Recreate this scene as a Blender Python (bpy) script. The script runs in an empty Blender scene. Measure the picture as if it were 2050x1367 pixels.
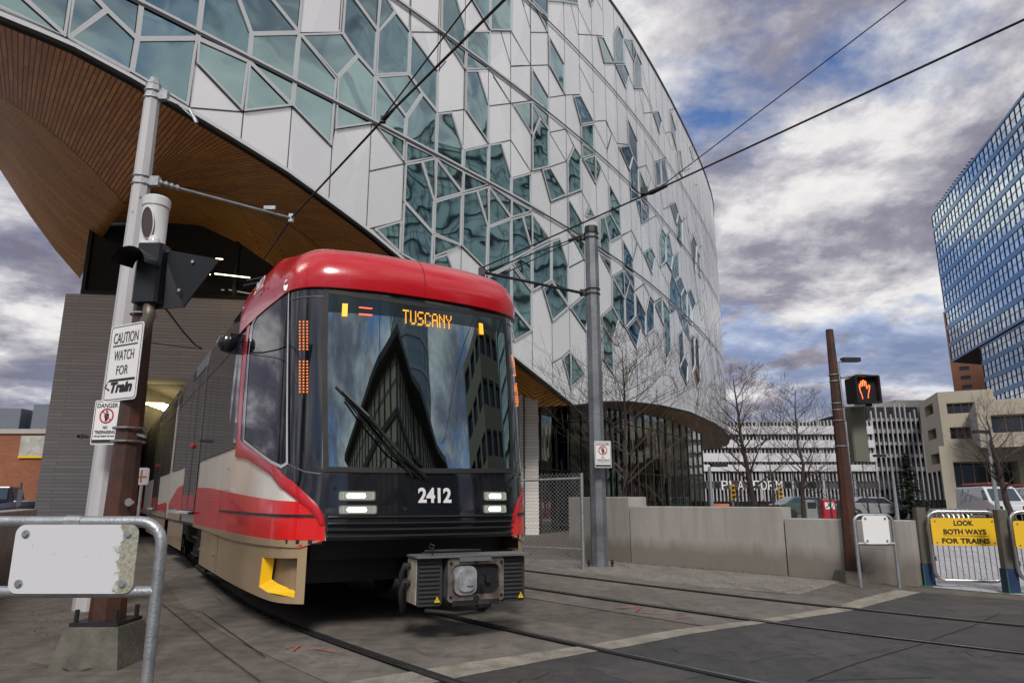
import bpy, bmesh, math, random
import numpy as np
from mathutils import Vector, Matrix
R = math.radians
sc = bpy.context.scene
COL = sc.collection
# ------------------------------------------------------------------ camera
FPX, PIT, CH = 1412.0, R(12.82), 1.12
cam = bpy.data.cameras.new('camera'); cam.sensor_width = 36; cam.lens = FPX / 2050 * 36
cam.clip_start = .05; cam.clip_end = 3000
co = bpy.data.objects.new('camera', cam); COL.objects.link(co)
co.location = (0, 0, CH); co.rotation_euler = (R(90) + PIT, 0, 0)
sc.camera = co
# ------------------------------------------------------------------ sky, sun, exposure
SUN_EL, SUN_AZ = 42, 178        # elevation, compass bearing measured from +Y towards +X
w = bpy.data.worlds.new('World'); sc.world = w; w.use_nodes = True
nt = w.node_tree; N = nt.nodes; L = nt.links; N.clear()
def nd(t, **k):
    n = N.new(t)
    for a, b in k.items(): setattr(n, a, b)
    return n
out = nd('ShaderNodeOutputWorld'); bg = nd('ShaderNodeBackground'); bg.inputs[1].default_value = .13
sky = nd('ShaderNodeTexSky', sky_type='NISHITA'); sky.sun_disc = False
sky.sun_elevation = R(SUN_EL); sky.sun_rotation = R(SUN_AZ); sky.air_density = 1.0; sky.dust_density = .3; sky.ozone_density = 3.0
tc = nd('ShaderNodeTexCoord'); sep = nd('ShaderNodeSeparateXYZ'); L.new(tc.outputs['Generated'], sep.inputs[0])
def M_(op, a, b=None, clamp=False):
    n = nd('ShaderNodeMath', operation=op); n.use_clamp = clamp
    for i, v in enumerate((a, b)):
        if v is None: continue
        if isinstance(v, (int, float)): n.inputs[i].default_value = v
        else: L.new(v, n.inputs[i])
    return n.outputs[0]
zz = M_('ADD', M_('MAXIMUM', sep.outputs[2], 0.0), .20)
cx = M_('DIVIDE', sep.outputs[0], zz); cy = M_('DIVIDE', sep.outputs[1], zz)
cmb = nd('ShaderNodeCombineXYZ'); L.new(cx, cmb.inputs[0]); L.new(cy, cmb.inputs[1])
def noise(vec, s, d, r, off, dist=0.):
    mp = nd('ShaderNodeMapping'); mp.inputs['Location'].default_value = off; L.new(vec, mp.inputs[0])
    n = nd('ShaderNodeTexNoise'); n.inputs['Scale'].default_value = s; n.inputs['Detail'].default_value = d
    n.inputs['Roughness'].default_value = r; n.inputs['Distortion'].default_value = dist; L.new(mp.outputs[0], n.inputs[0]); return n.outputs[0]
def ramp(v, stops):
    r = nd('ShaderNodeValToRGB'); e = r.color_ramp.elements
    while len(e) < len(stops): e.new(.5)
    for i, (p, c) in enumerate(stops): e[i].position = p; e[i].color = (*c, 1)
    L.new(v, r.inputs[0]); return r.outputs[0]
def mixc(f, a, b, mode='MIX'):
    m = nd('ShaderNodeMix', data_type='RGBA', blend_type=mode)
    if isinstance(f, (int, float)): m.inputs[0].default_value = f
    else: L.new(f, m.inputs[0])
    for i, v in ((6, a), (7, b)):
        if isinstance(v, tuple): m.inputs[i].default_value = (*v, 1)
        else: L.new(v, m.inputs[i])
    return m.outputs[2]
big = noise(cmb.outputs[0], 1.55, 12, .6, (2.3, .9, 4), .12)
shade = noise(cmb.outputs[0], 2.1, 12, .62, (7.3, 4.2, 2), .15)
cover = ramp(big, [(.37, (0, 0, 0)), (.49, (1, 1, 1))])
low = M_('SUBTRACT', 1.15, M_('MULTIPLY', sep.outputs[2], 2.4), clamp=True)
lowl = M_('MULTIPLY', M_('MAXIMUM', M_('SUBTRACT', M_('MULTIPLY', sep.outputs[0], -1.0), .25), 0.0), 3.0)
cover2 = M_('MAXIMUM', M_('MINIMUM', lowl, .95), M_('MAXIMUM', cover, M_('MULTIPLY', low, .97)), clamp=True)
lowd = M_('MULTIPLY', M_('SUBTRACT', .45, sep.outputs[2], clamp=True), .30)
shade2 = M_('SUBTRACT', shade, lowd)
ccol = ramp(shade2, [(.32, (1.25, 1.2, 1.6)), (.41, (2.0, 1.93, 2.35)), (.48, (3.6, 3.5, 3.75)), (.54, (5.2, 5.1, 5.1)), (.64, (6.4, 6.25, 6.1))])
skyb = mixc(1.0, sky.outputs[0], (.60, .68, .84), 'MULTIPLY')
final = mixc(cover2, skyb, ccol)
L.new(final, bg.inputs[0]); L.new(bg.outputs[0], out.inputs[0])
sl = bpy.data.lights.new('sun', 'SUN'); sl.energy = 2.2; sl.angle = R(16); sl.color = (1, .95, .88)
so = bpy.data.objects.new('sun', sl); COL.objects.link(so)
sd = Vector((math.sin(R(SUN_AZ)) * math.cos(R(SUN_EL)), math.cos(R(SUN_AZ)) * math.cos(R(SUN_EL)), math.sin(R(SUN_EL))))
so.rotation_euler = sd.to_track_quat('Z', 'Y').to_euler()
sc.view_settings.view_transform = 'Standard'; sc.view_settings.look = 'None'
sc.view_settings.exposure = 0.27; sc.view_settings.gamma = 1; sc.view_settings.use_curve_mapping = False
# ------------------------------------------------------------------ measuring helpers (photo bearings -> metres)
cp_, sp_ = math.cos(PIT), math.sin(PIT)
def be(x, y):
    X = (x - 1025) / FPX; v = (683.5 - y) / FPX; F = cp_ - v * sp_
    return X / F, (sp_ + v * cp_) / F
def G(x, y, z=0.):
    b, e = be(x, y); F = (z - CH) / e; return Vector((b * F, F, z))
def D(x, y, F):
    b, e = be(x, y); return Vector((b * F, F, CH + e * F))
def Zat(x, y, F): return CH + be(x, y)[1] * F
def proj(p):
    Z = p[2] - CH; d = p[1] * cp_ + Z * sp_
    return 1025 + FPX * p[0] / d, 683.5 - FPX * (-p[1] * sp_ + Z * cp_) / d
# ------------------------------------------------------------------ mesh builder
class MB:
    def __init__(s, M=None): s.v = []; s.f = []; s.uv = []; s.M = M or Matrix()
    def pts(s, P): i = len(s.v); s.v += [tuple(s.M @ Vector(p)) for p in P]; return i
    def poly(s, P, uv=None): i = s.pts(P); s.f.append(tuple(range(i, i + len(P)))); s.uv.append(uv)
    def faces(s, P, Fs):
        i = s.pts(P)
        for f in Fs: s.f.append(tuple(i + k for k in f)); s.uv.append(None)
    def box(s, a, b):
        x0, y0, z0 = a; x1, y1, z1 = b
        P = [(x0, y0, z0), (x1, y0, z0), (x1, y1, z0), (x0, y1, z0), (x0, y0, z1), (x1, y0, z1), (x1, y1, z1), (x0, y1, z1)]
        s.faces(P, [(3, 2, 1, 0), (4, 5, 6, 7), (0, 1, 5, 4), (1, 2, 6, 5), (2, 3, 7, 6), (3, 0, 4, 7)])
    def cbox(s, c, d): s.box([c[i] - d[i] / 2 for i in range(3)], [c[i] + d[i] / 2 for i in range(3)])
    def bbox(s, a, b, r=.02, ax=2):          # box with chamfered edges along axis ax
        o = [i for i in range(3) if i != ax]; x0, y0, x1, y1 = a[o[0]], a[o[1]], b[o[0]], b[o[1]]
        pr = [(x0 + r, y0), (x1 - r, y0), (x1, y0 + r), (x1, y1 - r), (x1 - r, y1), (x0 + r, y1), (x0, y1 - r), (x0, y0 + r)]
        P = []
        for z in (a[ax], b[ax]):
            for p in pr:
                q = [0, 0, 0]; q[o[0]], q[o[1]], q[ax] = p[0], p[1], z; P.append(q)
        s.faces(P, [tuple(range(7, -1, -1)), tuple(range(8, 16))] + [(k, (k + 1) % 8, 8 + (k + 1) % 8, 8 + k) for k in range(8)])
    def tube(s, path, r, n=8, cap=True, closed=False):
        path = [Vector(p) for p in path]; m = len(path)
        rr = r if isinstance(r, (list, tuple)) else [r] * m
        up = Vector((0, 0, 1)); P = []; prev = None
        for i, p in enumerate(path):
            if closed: t = path[(i + 1) % m] - path[i - 1]
            else: t = path[min(i + 1, m - 1)] - path[max(i - 1, 0)]
            t.normalize()
            if prev is None:
                a = t.cross(up)
                if a.length < .05: a = t.cross(Vector((1, 0, 0)))
            else: a = prev - t * prev.dot(t)
            a.normalize(); prev = a; b = t.cross(a)
            P += [p + (a * math.cos(k * 2 * math.pi / n + math.pi / n) + b * math.sin(k * 2 * math.pi / n + math.pi / n)) * rr[i] for k in range(n)]
        Fs = []
        for i in range(m if closed else m - 1):
            j = (i + 1) % m
            for k in range(n): Fs.append((i * n + k, i * n + (k + 1) % n, j * n + (k + 1) % n, j * n + k))
        if cap and not closed: Fs += [tuple(range(n - 1, -1, -1)), tuple((m - 1) * n + k for k in range(n))]
        s.faces(P, Fs)
    def prism(s, poly, z0, z1):              # polygon in local xy
        n = len(poly); P = [(x, y, z0) for x, y in poly] + [(x, y, z1) for x, y in poly]
        s.faces(P, [tuple(range(n - 1, -1, -1)), tuple(range(n, 2 * n))] + [(k, (k + 1) % n, n + (k + 1) % n, n + k) for k in range(n)])
    def lathe(s, prof, n=20):                # (r,z) profile about local z
        P = [(r * math.cos(2 * math.pi * k / n), r * math.sin(2 * math.pi * k / n), z) for r, z in prof for k in range(n)]
        s.faces(P, [(i * n + k, i * n + (k + 1) % n, (i + 1) * n + (k + 1) % n, (i + 1) * n + k) for i in range(len(prof) - 1) for k in range(n)])
    def grid(s, rows, uvs=None):
        m, n = len(rows), len(rows[0]); i0 = s.pts([p for r in rows for p in r])
        for i in range(m - 1):
            for j in range(n - 1):
                ids = (i * n + j, i * n + j + 1, (i + 1) * n + j + 1, (i + 1) * n + j)
                s.f.append(tuple(i0 + k for k in ids))
                s.uv.append([uvs[k // n][k % n] for k in ids] if uvs else None)
    def build(s, name, mat, parent=None, smooth=False, bevel=0):
        me = bpy.data.meshes.new(name); me.from_pydata(s.v, [], s.f)
        if any(u for u in s.uv):
            ul = me.uv_layers.new(name='UVMap'); k = 0
            for f, u in zip(s.f, s.uv):
                for q in range(len(f)):
                    ul.data[k].uv = u[q] if u else (0, 0); k += 1
        me.materials.append(mat); me.validate()
        if smooth: me.shade_smooth()
        o = bpy.data.objects.new(name, me); COL.objects.link(o)
        if parent is not None: o.parent = parent
        if smooth == 'auto':
            md = o.modifiers.new('es', 'EDGE_SPLIT'); md.split_angle = R(38)
        if bevel:
            md = o.modifiers.new('bev', 'BEVEL'); md.width = bevel; md.segments = 2; md.limit_method = 'ANGLE'
        return o
def empty(name, label, cat, loc=(0, 0, 0), rz=0, group=None, kind=None):
    o = bpy.data.objects.new(name, None); COL.objects.link(o); o.location = loc; o.rotation_euler = (0, 0, rz)
    o.empty_display_size = .2
    return tag(o, label, cat, group, kind)
def tag(o, label=None, cat=None, group=None, kind=None):
    for k, v in (('label', label), ('category', cat), ('group', group), ('kind', kind)):
        if v: o[k] = v
    return o
def struct(o): o['kind'] = 'structure'; return o
def copy_tree(o, parent=None):
    c = o.copy(); COL.objects.link(c)
    if parent is not None: c.parent = parent
    for ch in list(o.children): copy_tree(ch, c)
    return c
def Mv(loc, a=0):                            # local x = right, y = up, z = towards the viewer (when a = 0)
    c, s = math.cos(a), math.sin(a)
    return Matrix(((c, 0, s, loc[0]), (s, 0, -c, loc[1]), (0, 1, 0, loc[2]), (0, 0, 0, 1)))
# ------------------------------------------------------------------ materials
def mat(name, col, rough=.6, metal=0., var=.15, vs=3., bump=0., bs=60., spec=.5, coat=0., dirt=None, em=None, es=0., detail=6):
    m = bpy.data.materials.new(name); m.use_nodes = True; t = m.node_tree; b = t.nodes['Principled BSDF']
    b.inputs['Base Color'].default_value = (*col, 1); b.inputs['Roughness'].default_value = rough
    b.inputs['Metallic'].default_value = metal; b.inputs['Specular IOR Level'].default_value = spec
    b.inputs['Coat Weight'].default_value = coat; b.inputs['Coat Roughness'].default_value = .05
    if em: b.inputs['Emission Color'].default_value = (*em, 1); b.inputs['Emission Strength'].default_value = es
    tc = t.nodes.new('ShaderNodeTexCoord')
    if var > 0 or dirt:
        n = t.nodes.new('ShaderNodeTexNoise'); n.inputs['Scale'].default_value = vs; n.inputs['Detail'].default_value = detail; n.inputs['Roughness'].default_value = .62
        t.links.new(tc.outputs['Object'], n.inputs[0])
        r = t.nodes.new('ShaderNodeValToRGB'); e = r.color_ramp.elements
        d = dirt or tuple(c * (1 - var * 2) for c in col)
        e[0].position = .32; e[0].color = (*[c * (1 - var) + x * var if dirt is None else x for c, x in zip(col, d)], 1)
        e[1].position = .62; e[1].color = (*[min(1, c * (1 + var * .5)) for c in col], 1)
        t.links.new(n.outputs[0], r.inputs[0]); t.links.new(r.outputs[0], b.inputs['Base Color'])
        mr = t.nodes.new('ShaderNodeMapRange'); mr.inputs[3].default_value = min(1, rough * 1.15); mr.inputs[4].default_value = rough * .85
        t.links.new(n.outputs[0], mr.inputs[0]); t.links.new(mr.outputs[0], b.inputs['Roughness'])
    if bump > 0:
        n2 = t.nodes.new('ShaderNodeTexNoise'); n2.inputs['Scale'].default_value = bs; n2.inputs['Detail'].default_value = 4
        t.links.new(tc.outputs['Object'], n2.inputs[0])
        bp = t.nodes.new('ShaderNodeBump'); bp.inputs['Strength'].default_value = min(1, bump); bp.inputs['Distance'].default_value = .01 if bs > 10 else .03
        t.links.new(n2.outputs[0], bp.inputs['Height']); t.links.new(bp.outputs[0], b.inputs['Normal'])
    return m
def nodes_of(m): return m.node_tree, m.node_tree.nodes['Principled BSDF']
def setbase(m, sock): m.node_tree.links.new(sock, m.node_tree.nodes['Principled BSDF'].inputs['Base Color'])
class NT:                                    # tiny node-graph helper
    def __init__(s, m): s.m = m; s.t = m.node_tree; s.b = s.t.nodes['Principled BSDF']; s.tc = s.t.nodes.new('ShaderNodeTexCoord')
    def n(s, ty, ins={}, **k):
        x = s.t.nodes.new(ty)
        for a, b in k.items(): setattr(x, a, b)
        for a, b in ins.items():
            if hasattr(b, 'node'): s.t.links.new(b, x.inputs[a])
            else: x.inputs[a].default_value = b
        return x
    def map(s, src, scale=(1, 1, 1), rot=(0, 0, 0), loc=(0, 0, 0)):
        return s.n('ShaderNodeMapping', {0: src, 'Scale': scale, 'Rotation': rot, 'Location': loc}).outputs[0]
    def noise(s, src, sc_, d=6, r=.6, dist=0): return s.n('ShaderNodeTexNoise', {0: src, 'Scale': sc_, 'Detail': d, 'Roughness': r, 'Distortion': dist}).outputs[0]
    def ramp(s, v, stops):
        x = s.n('ShaderNodeValToRGB', {0: v}); e = x.color_ramp.elements
        while len(e) < len(stops): e.new(.5)
        for i, (p, c) in enumerate(stops): e[i].position = p; e[i].color = (*c, 1) if not isinstance(c, (int, float)) else (c, c, c, 1)
        return x.outputs[0]
    def mix(s, f, a, b, mode='MIX'):
        x = s.t.nodes.new('ShaderNodeMix'); x.data_type = 'RGBA'; x.blend_type = mode
        for i, v in ((0, f), (6, a), (7, b)):
            if hasattr(v, 'node'): s.t.links.new(v, x.inputs[i])
            else: x.inputs[i].default_value = v if i == 0 else (*v, 1)
        return x.outputs[2]
    def bump(s, h, st, dist=.01, nrm=None):
        x = s.n('ShaderNodeBump', {'Height': h, 'Strength': st, 'Distance': dist})
        if nrm is not None: s.t.links.new(nrm, x.inputs['Normal'])
        return x.outputs[0]
    def out(s, **k):
        nm = {'base': 'Base Color', 'rough': 'Roughness', 'normal': 'Normal', 'metal': 'Metallic'}
        for a, v in k.items(): s.t.links.new(v, s.b.inputs[nm[a]])
black = mat('black_plastic', (.012, .013, .016), .45, 0, .2)
darkmetal = mat('dark_metal', (.035, .036, .04), .5, .6, .3, 8)
galv = mat('galvanised_steel', (.36, .38, .40), .42, .7, .3, 14, .25, 90)
steel = mat('brushed_steel', (.55, .55, .54), .28, 1, .15, 20)
rubber = mat('rubber', (.015, .015, .015), .7)
white_sign = mat('white_sign_face', (.78, .78, .78), .45, 0, .05, 6)
sign_black = mat('sign_black', (.015, .015, .015), .5, 0, 0)
sign_red = mat('sign_red', (.45, .02, .03), .5, 0, 0)
yellow_sign = mat('yellow_sign_face', (.80, .50, .02), .4, 0, .08, 5)
wire_m = mat('dark_wire', (.02, .02, .022), .5, .5, 0)
# ------------------------------------------------------------------ lettering
def text_mesh(body, w, h, bold=.0, depth=.002, space=1.):
    c = bpy.data.curves.new('txt', 'FONT'); c.body = body; c.offset = bold; c.extrude = .001; c.space_character = space
    c.align_x = 'CENTER'; c.resolution_u = 4
    o = bpy.data.objects.new('txt', c); COL.objects.link(o)
    dg = bpy.context.evaluated_depsgraph_get(); me = bpy.data.meshes.new_from_object(o.evaluated_get(dg))
    bpy.data.objects.remove(o)
    xs = [v.co.x for v in me.vertices]; ys = [v.co.y for v in me.vertices]
    x0, x1, y0, y1 = min(xs), max(xs), min(ys), max(ys)
    for v in me.vertices:
        v.co = ((v.co.x - (x0 + x1) / 2) / (x1 - x0) * w, (v.co.y - (y0 + y1) / 2) / (y1 - y0) * h, depth if v.co.z > 0 else 0)
    return me
def text(body, M, w, h, m, parent, bold=.0, name='lettering', space=1., shear=0):
    me = text_mesh(body, w, h, bold, space=space)
    if shear:
        for v in me.vertices: v.co.x += v.co.y * shear
    me.materials.append(m); o = bpy.data.objects.new(name, me); COL.objects.link(o); o.parent = parent
    pm = Matrix.LocRotScale(parent.location, parent.rotation_euler, None) if parent is not None else Matrix()
    o.matrix_local = pm.inverted() @ M
    return o
def rrect(w, h, r, n=5, cx=0, cy=0):
    P = []
    for qx, qy, a0 in ((1, 1, 0), (-1, 1, 90), (-1, -1, 180), (1, -1, 270)):
        for k in range(n + 1):
            a = R(a0 + 90 * k / n); P.append((cx + qx * (w / 2 - r) + r * math.cos(a), cy + qy * (h / 2 - r) + r * math.sin(a)))
    return P
def inset(poly, d):
    n = len(poly); A = sum(poly[i][0] * poly[(i + 1) % n][1] - poly[(i + 1) % n][0] * poly[i][1] for i in range(n)) / 2
    sg = 1 if A > 0 else -1; per = sum(math.dist(poly[i], poly[(i + 1) % n]) for i in range(n)); d = min(d, abs(A) / per * .8)
    out = []
    for i in range(n):
        p0, p1, p2 = Vector(poly[i - 1]), Vector(poly[i]), Vector(poly[(i + 1) % n])
        a = (p1 - p0).normalized(); b = (p2 - p1).normalized()
        na = Vector((-a.y, a.x)) * sg; nb = Vector((-b.y, b.x)) * sg
        k = 1 + na.dot(nb); m = (na + nb) / max(k, .35)
        out.append(tuple(p1 + m * d))
    return out
def patch(mb, poly, fn, off, du=.3, dv=.4):   # polygon in (u,v) laid on a curved surface fn(u,v,off)
    bm = bmesh.new(); vs = [bm.verts.new((x, y, 0)) for x, y in poly]
    try: bm.faces.new(vs)
    except ValueError: bm.free(); return
    us = [p[0] for p in poly]; vv = [p[1] for p in poly]
    for lo, hi, st, ax in ((min(us), max(us), du, (1, 0, 0)), (min(vv), max(vv), dv, (0, 1, 0))):
        k = math.floor(lo / st) + 1
        while k * st < hi:
            c = Vector(ax) * (k * st)
            bmesh.ops.bisect_plane(bm, geom=bm.verts[:] + bm.edges[:] + bm.faces[:], plane_co=c, plane_no=ax, dist=1e-5); k += 1
    bm.verts.index_update()
    P = [fn(v.co.x, v.co.y, off) for v in bm.verts]; i = mb.pts(P)
    for f in bm.faces: mb.f.append(tuple(i + v.index for v in f.verts)); mb.uv.append([(v.co.x, v.co.y) for v in f.verts])
    bm.free()
def ring(mb, poly, d, fn, off, seg=.8, off2=None):
    q = inset(poly, d); n = len(poly)
    for i in range(n):
        a0, a1, b0, b1 = poly[i], poly[(i + 1) % n], q[i], q[(i + 1) % n]
        m = max(1, int(math.dist(a0, a1) / seg))
        L_ = lambda p, r, t: (p[0] + (r[0] - p[0]) * t, p[1] + (r[1] - p[1]) * t)
        rows = [[fn(*L_(a0, a1, k / m), off) for k in range(m + 1)], [fn(*L_(b0, b1, k / m), off) for k in range(m + 1)]]
        if off2 is not None: rows.append([fn(*L_(b0, b1, k / m), off2) for k in range(m + 1)])
        mb.grid(rows)
def strip(mb, pts, wd, fn, off, seg=.6):       # thin line on a surface
    for (a, b) in zip(pts[:-1], pts[1:]):
        dx, dy = b[0] - a[0], b[1] - a[1]; l = math.hypot(dx, dy)
        if l < 1e-4: continue
        nx, ny = -dy / l * wd / 2, dx / l * wd / 2; m = max(1, int(l / seg))
        mb.grid([[fn(a[0] + dx * k / m + s * nx, a[1] + dy * k / m + s * ny, off) for k in range(m + 1)] for s in (1, -1)])
# ================================================================== GROUND
def ground_mat(name, c1, c2, c3, speck=.5, rough=.85, sc_=1.):
    m = mat(name, c1, rough, 0, 0); g = NT(m); o = g.tc.outputs['Object']
    a = g.noise(o, .55 * sc_, 9, .65, .6); b = g.noise(o, 4.5 * sc_, 8, .7); c = g.noise(o, 55, 4, .75)
    st = g.noise(g.map(o, (3.2, .55, 1), (0, 0, R(37))), 1.2, 7, .6, .4)
    col = g.mix(g.ramp(a, [(.35, 0), (.65, 1)]), c1, c2)
    col = g.mix(g.ramp(st, [(.45, 0), (.7, .55)]), col, c3)
    col = g.mix(g.ramp(b, [(.35, .75), (.55, 0)]), col, c3)
    col = g.mix(g.ramp(c, [(.56, 0), (.72, speck)]), col, tuple(x * .35 for x in c1))
    g.out(base=col, normal=g.bump(g.noise(o, 38, 6, .7), .45, .006, g.bump(b, .3, .012)), rough=g.ramp(a, [(.3, rough - .2), (.7, rough)]))
    return m
conc_g = ground_mat('worn_concrete_ground', (.112, .097, .081), (.158, .138, .117), (.060, .052, .044), .9)
slab_g = ground_mat('smooth_track_slab', (.145, .127, .108), (.20, .178, .153), (.078, .069, .060), .4)
asph_g = ground_mat('dark_asphalt', (.038, .036, .035), (.070, .066, .061), (.020, .019, .019), .6, .72)
light_g = ground_mat('pale_concrete_band', (.27, .245, .20), (.34, .31, .255), (.12, .108, .09), .7)
dust_g = ground_mat('gravelly_verge', (.215, .195, .17), (.29, .265, .235), (.10, .09, .08), 1., .95, 3)
def sheet(name, pts, z, m):
    mb = MB(); mb.poly([(p[0], p[1], z) for p in pts]); return struct(mb.build(name, m))
mb = MB(); mb.box((-900, -400, -1), (900, 1500, 0)); struct(mb.build('ground', conc_g))
# paving beyond the gates
pav = mat('grey_unit_paving', (.42, .42, .44), .8, 0, 0); g = NT(pav); o = g.tc.outputs['Object']
br = g.n('ShaderNodeTexBrick', {0: g.map(o, (1, 1, 1), (0, 0, R(28))), 'Color1': (.40, .40, .42, 1), 'Color2': (.50, .50, .52, 1), 'Mortar': (.22, .22, .23, 1), 'Scale': 1.0, 'Mortar Size': .012, 'Brick Width': .42, 'Row Height': .21})
g.out(base=g.mix(g.ramp(g.noise(o, .7, 8), [(.35, .5), (.6, 0)]), br.outputs[0], (.30, .30, .32)))
sheet('paved_plaza', [G(1868, 1176), G(2050, 1192), (30, 6.5), (90, 60), (20, 60), (6.9, 12.0)], .006, pav)
sheet('far_road', [(-80, 44), (200, 44), (200, 62), (-80, 62)], .010, asph_g)
# track centre lines
def catmull(P, n=10):
    P = [Vector(p) for p in P]; P = [P[0] * 2 - P[1]] + P + [P[-1] * 2 - P[-2]]; o = []
    for i in range(1, len(P) - 2):
        for k in range(n):
            t = k / n; a, b, c, d = P[i - 1:i + 3]
            o.append(.5 * (2 * b + (c - a) * t + (2 * a - 5 * b + 4 * c - d) * t * t + (-a + 3 * b - 3 * c + d) * t ** 3))
    o.append(P[-2]); return o
def offset_line(P, d):
    o = []
    for i, p in enumerate(P):
        t = (P[min(i + 1, len(P) - 1)] - P[max(i - 1, 0)]).normalized(); o.append(p + Vector((-t.y, t.x)) * d)
    return o
TR = [catmull([(-18.5, 38), (-13.2, 28.2), (-7.0, 17.2), (-3.35, 10.45), (-1.85, 7.92), (.10, 5.38), (2.05, 3.15), (4.6, .9), (8, -1.4)], 12),
      catmull([(-14.5, 40), (-9.2, 30), (-4.2, 19.5), (-1.25, 13.3), (.66, 10.48), (2.83, 7.75), (4.35, 6.2), (6.5, 4.35), (10, 2), (15, -.5)], 12)]
def ribbon(name, P, d0, d1, z, m, top=True, mb=None):
    A = offset_line(P, d0); B = offset_line(P, d1); own = mb is None; mb = mb or MB()
    mb.grid([[(a.x, a.y, z) for a in A], [(b.x, b.y, z) for b in B]])
    return struct(mb.build(name, m)) if own else None
for k, P in enumerate(TR): ribbon('track_slab', P, -1.32, 1.32, .004 + .002 * k, slab_g)
edge = lambda L_: [G(*p) for p in L_]
sheet('verge', edge([(1040, 1118), (1225, 1123), (1500, 1147), (1690, 1163), (1600, 1190), (1420, 1175), (1200, 1150), (1040, 1136)]), .003, dust_g)
low_e = [(730, 1400), (950, 1353), (1186, 1308), (1258, 1297), (1380, 1272), (1500, 1254), (1552, 1247), (1702, 1225), (1772, 1206), (1845, 1187.5)]
up_e = [(1795, 1182.5), (1713, 1203), (1675, 1217), (1538, 1239.5), (1500, 1245), (1352, 1262.5), (1192, 1292), (1138, 1300), (950, 1327), (700, 1368)]
sheet('asphalt_road', edge(low_e[:]) + edge([(2050, 1203)]) + [Vector((13, 7.5, 0)), Vector((16, 0, 0)), Vector((10, -8, 0)), Vector((-2, -8, 0)), Vector((-2.2, 1.4, 0))], .0125, asph_g)
sheet('pale_concrete_band', edge(low_e + up_e), .0145, light_g)
joint_m = mat('dark_joint', (.02, .019, .018), .9, 0, .2)
def ground_lines(name, lines, wd, z, m):
    mb = MB(); rnd = random.Random(5)
    for ln in lines:
        P = [G(*p) for p in ln]; Q = []
        for a, b in zip(P[:-1], P[1:]):
            n = max(1, int((b - a).length / .12)); Q += [a.lerp(b, k / n) + Vector((rnd.uniform(-1, 1), rnd.uniform(-1, 1), 0)) * wd * .25 for k in range(n)]
        Q.append(P[-1]); Q = [Vector((q.x, q.y)) for q in Q]; A = offset_line(Q, wd / 2); B = offset_line(Q, -wd / 2)
        mb.grid([[(a.x, a.y, z) for a in A], [(b.x, b.y, z) for b in B]])
    return struct(mb.build(name, m))
ground_lines('slab_joint', [[(1870, 1361 - 1), (1617, 1367)], [(1003, 1257), (1130, 1235), (1260, 1218)], [(1865, 1284), (1960, 1251), (2003, 1229)],
    [(1617, 1367), (1720, 1330), (1860, 1288)], [(340, 1215), (405, 1228), (530, 1318)], [(250, 1165), (330, 1215), (430, 1300), (520, 1367)],
    [(265, 1252), (330, 1255), (390, 1248)], [(1560, 1187), (1625, 1176)], [(1330, 1162), (1480, 1171), (1560, 1187)], [(420, 1232), (560, 1243)],
    [(360, 1303), (500, 1290), (600, 1281)], [(300, 1335), (140, 1345), (60, 1330)]], .010, .0165, joint_m)
red_sp = mat('sprayed_red_paint', (.50, .07, .07), .8, 0, .5, 25)
ground_lines('sprayed_mark', [[(1233, 1219), (1262, 1218), (1285, 1216), (1272, 1227), (1300, 1229), (1345, 1231)], [(1352, 1240), (1385, 1237)]], .018, .0185, red_sp)
ground_lines('sprayed_mark', [[(570, 1300), (600, 1294), (585, 1306), (630, 1301), (670, 1308)]], .02, .0185, red_sp)
# rails in their grooves
rail_m = mat('polished_rail_head', (.26, .25, .24), .27, .9, .4, 9)
groove_m = mat('rail_groove', (.006, .006, .006), .9, 0, .2)
for P in TR:
    for sg in (-1, 1):
        t = MB(); ribbon('', P, sg * .745 - .033 - (.035 if sg > 0 else 0), sg * .745 + .033 + (.035 if sg < 0 else 0), .0205, None, mb=t)
        gr = struct(t.build('rail_groove', groove_m))
        t = MB(); c = offset_line(P, sg * .745)
        prof = [(-.017, .018), (-.017, .0235), (-.013, .0245), (.013, .0245), (.017, .0235), (.017, .018)]
        rows = [[(q.x, q.y, zz_) for q in offset_line(P, sg * .745 + dx)] for dx, zz_ in prof]
        t.grid(rows); struct(t.build('rail', rail_m))

# ================================================================== LIBRARY
_nodes = [-24, -12, -4, 0, 6, 12, 18, 24, 30, 36, 42, 44, 48, 54, 60, 95]
_th = [R(a) for a in (41, 40.56, 40.44, 39.56, 37.6, 33.75, 29.05, 26.54, 25.3, 21.87, 13.71, 3, -55, -120, -152, -158)]
S = np.arange(-24, 95.01, .1); TH = np.interp(S, _nodes, _th)
PX = np.cumsum(np.sin(TH)) * .1; PF = np.cumsum(np.cos(TH)) * .1; _i = 240
PX += -3.857 - PX[_i]; PF += 16.384 - PF[_i]
_n42 = int((42 + 24) / .1); BR = (PX / PF)[60:_n42]
def fac(s, z, off=0.):
    x = np.interp(s, S, PX); y = np.interp(s, S, PF); t = np.interp(s, S, TH)
    return Vector((x + math.cos(t) * off, y - math.sin(t) * off, z))
def px2f(x, y):
    b, e = be(x, y); s = float(np.interp(b, BR, S[60:_n42])); F = float(np.interp(s, S, PF)); return (s, CH + e * F)
RIM = [(-24, 8.9), (-12, 9.2), (-7.6, 9.27), (-6.6, 9.3), (-5.4, 9.15), (-4.1, 8.92), (-3.1, 8.73), (-2, 8.5), (-.8, 8.15), (.4, 7.78), (1.4, 7.4), (3.8, 6.5),
       (6.3, 5.50), (8, 4.96), (9.7, 4.42), (12.1, 4.83), (14.4, 5.10), (18.1, 5.38), (23.5, 5.67), (30.4, 5.76), (36.3, 5.66), (42, 5.5), (48, 5.3), (60, 5.2), (95, 5.2)]
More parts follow.
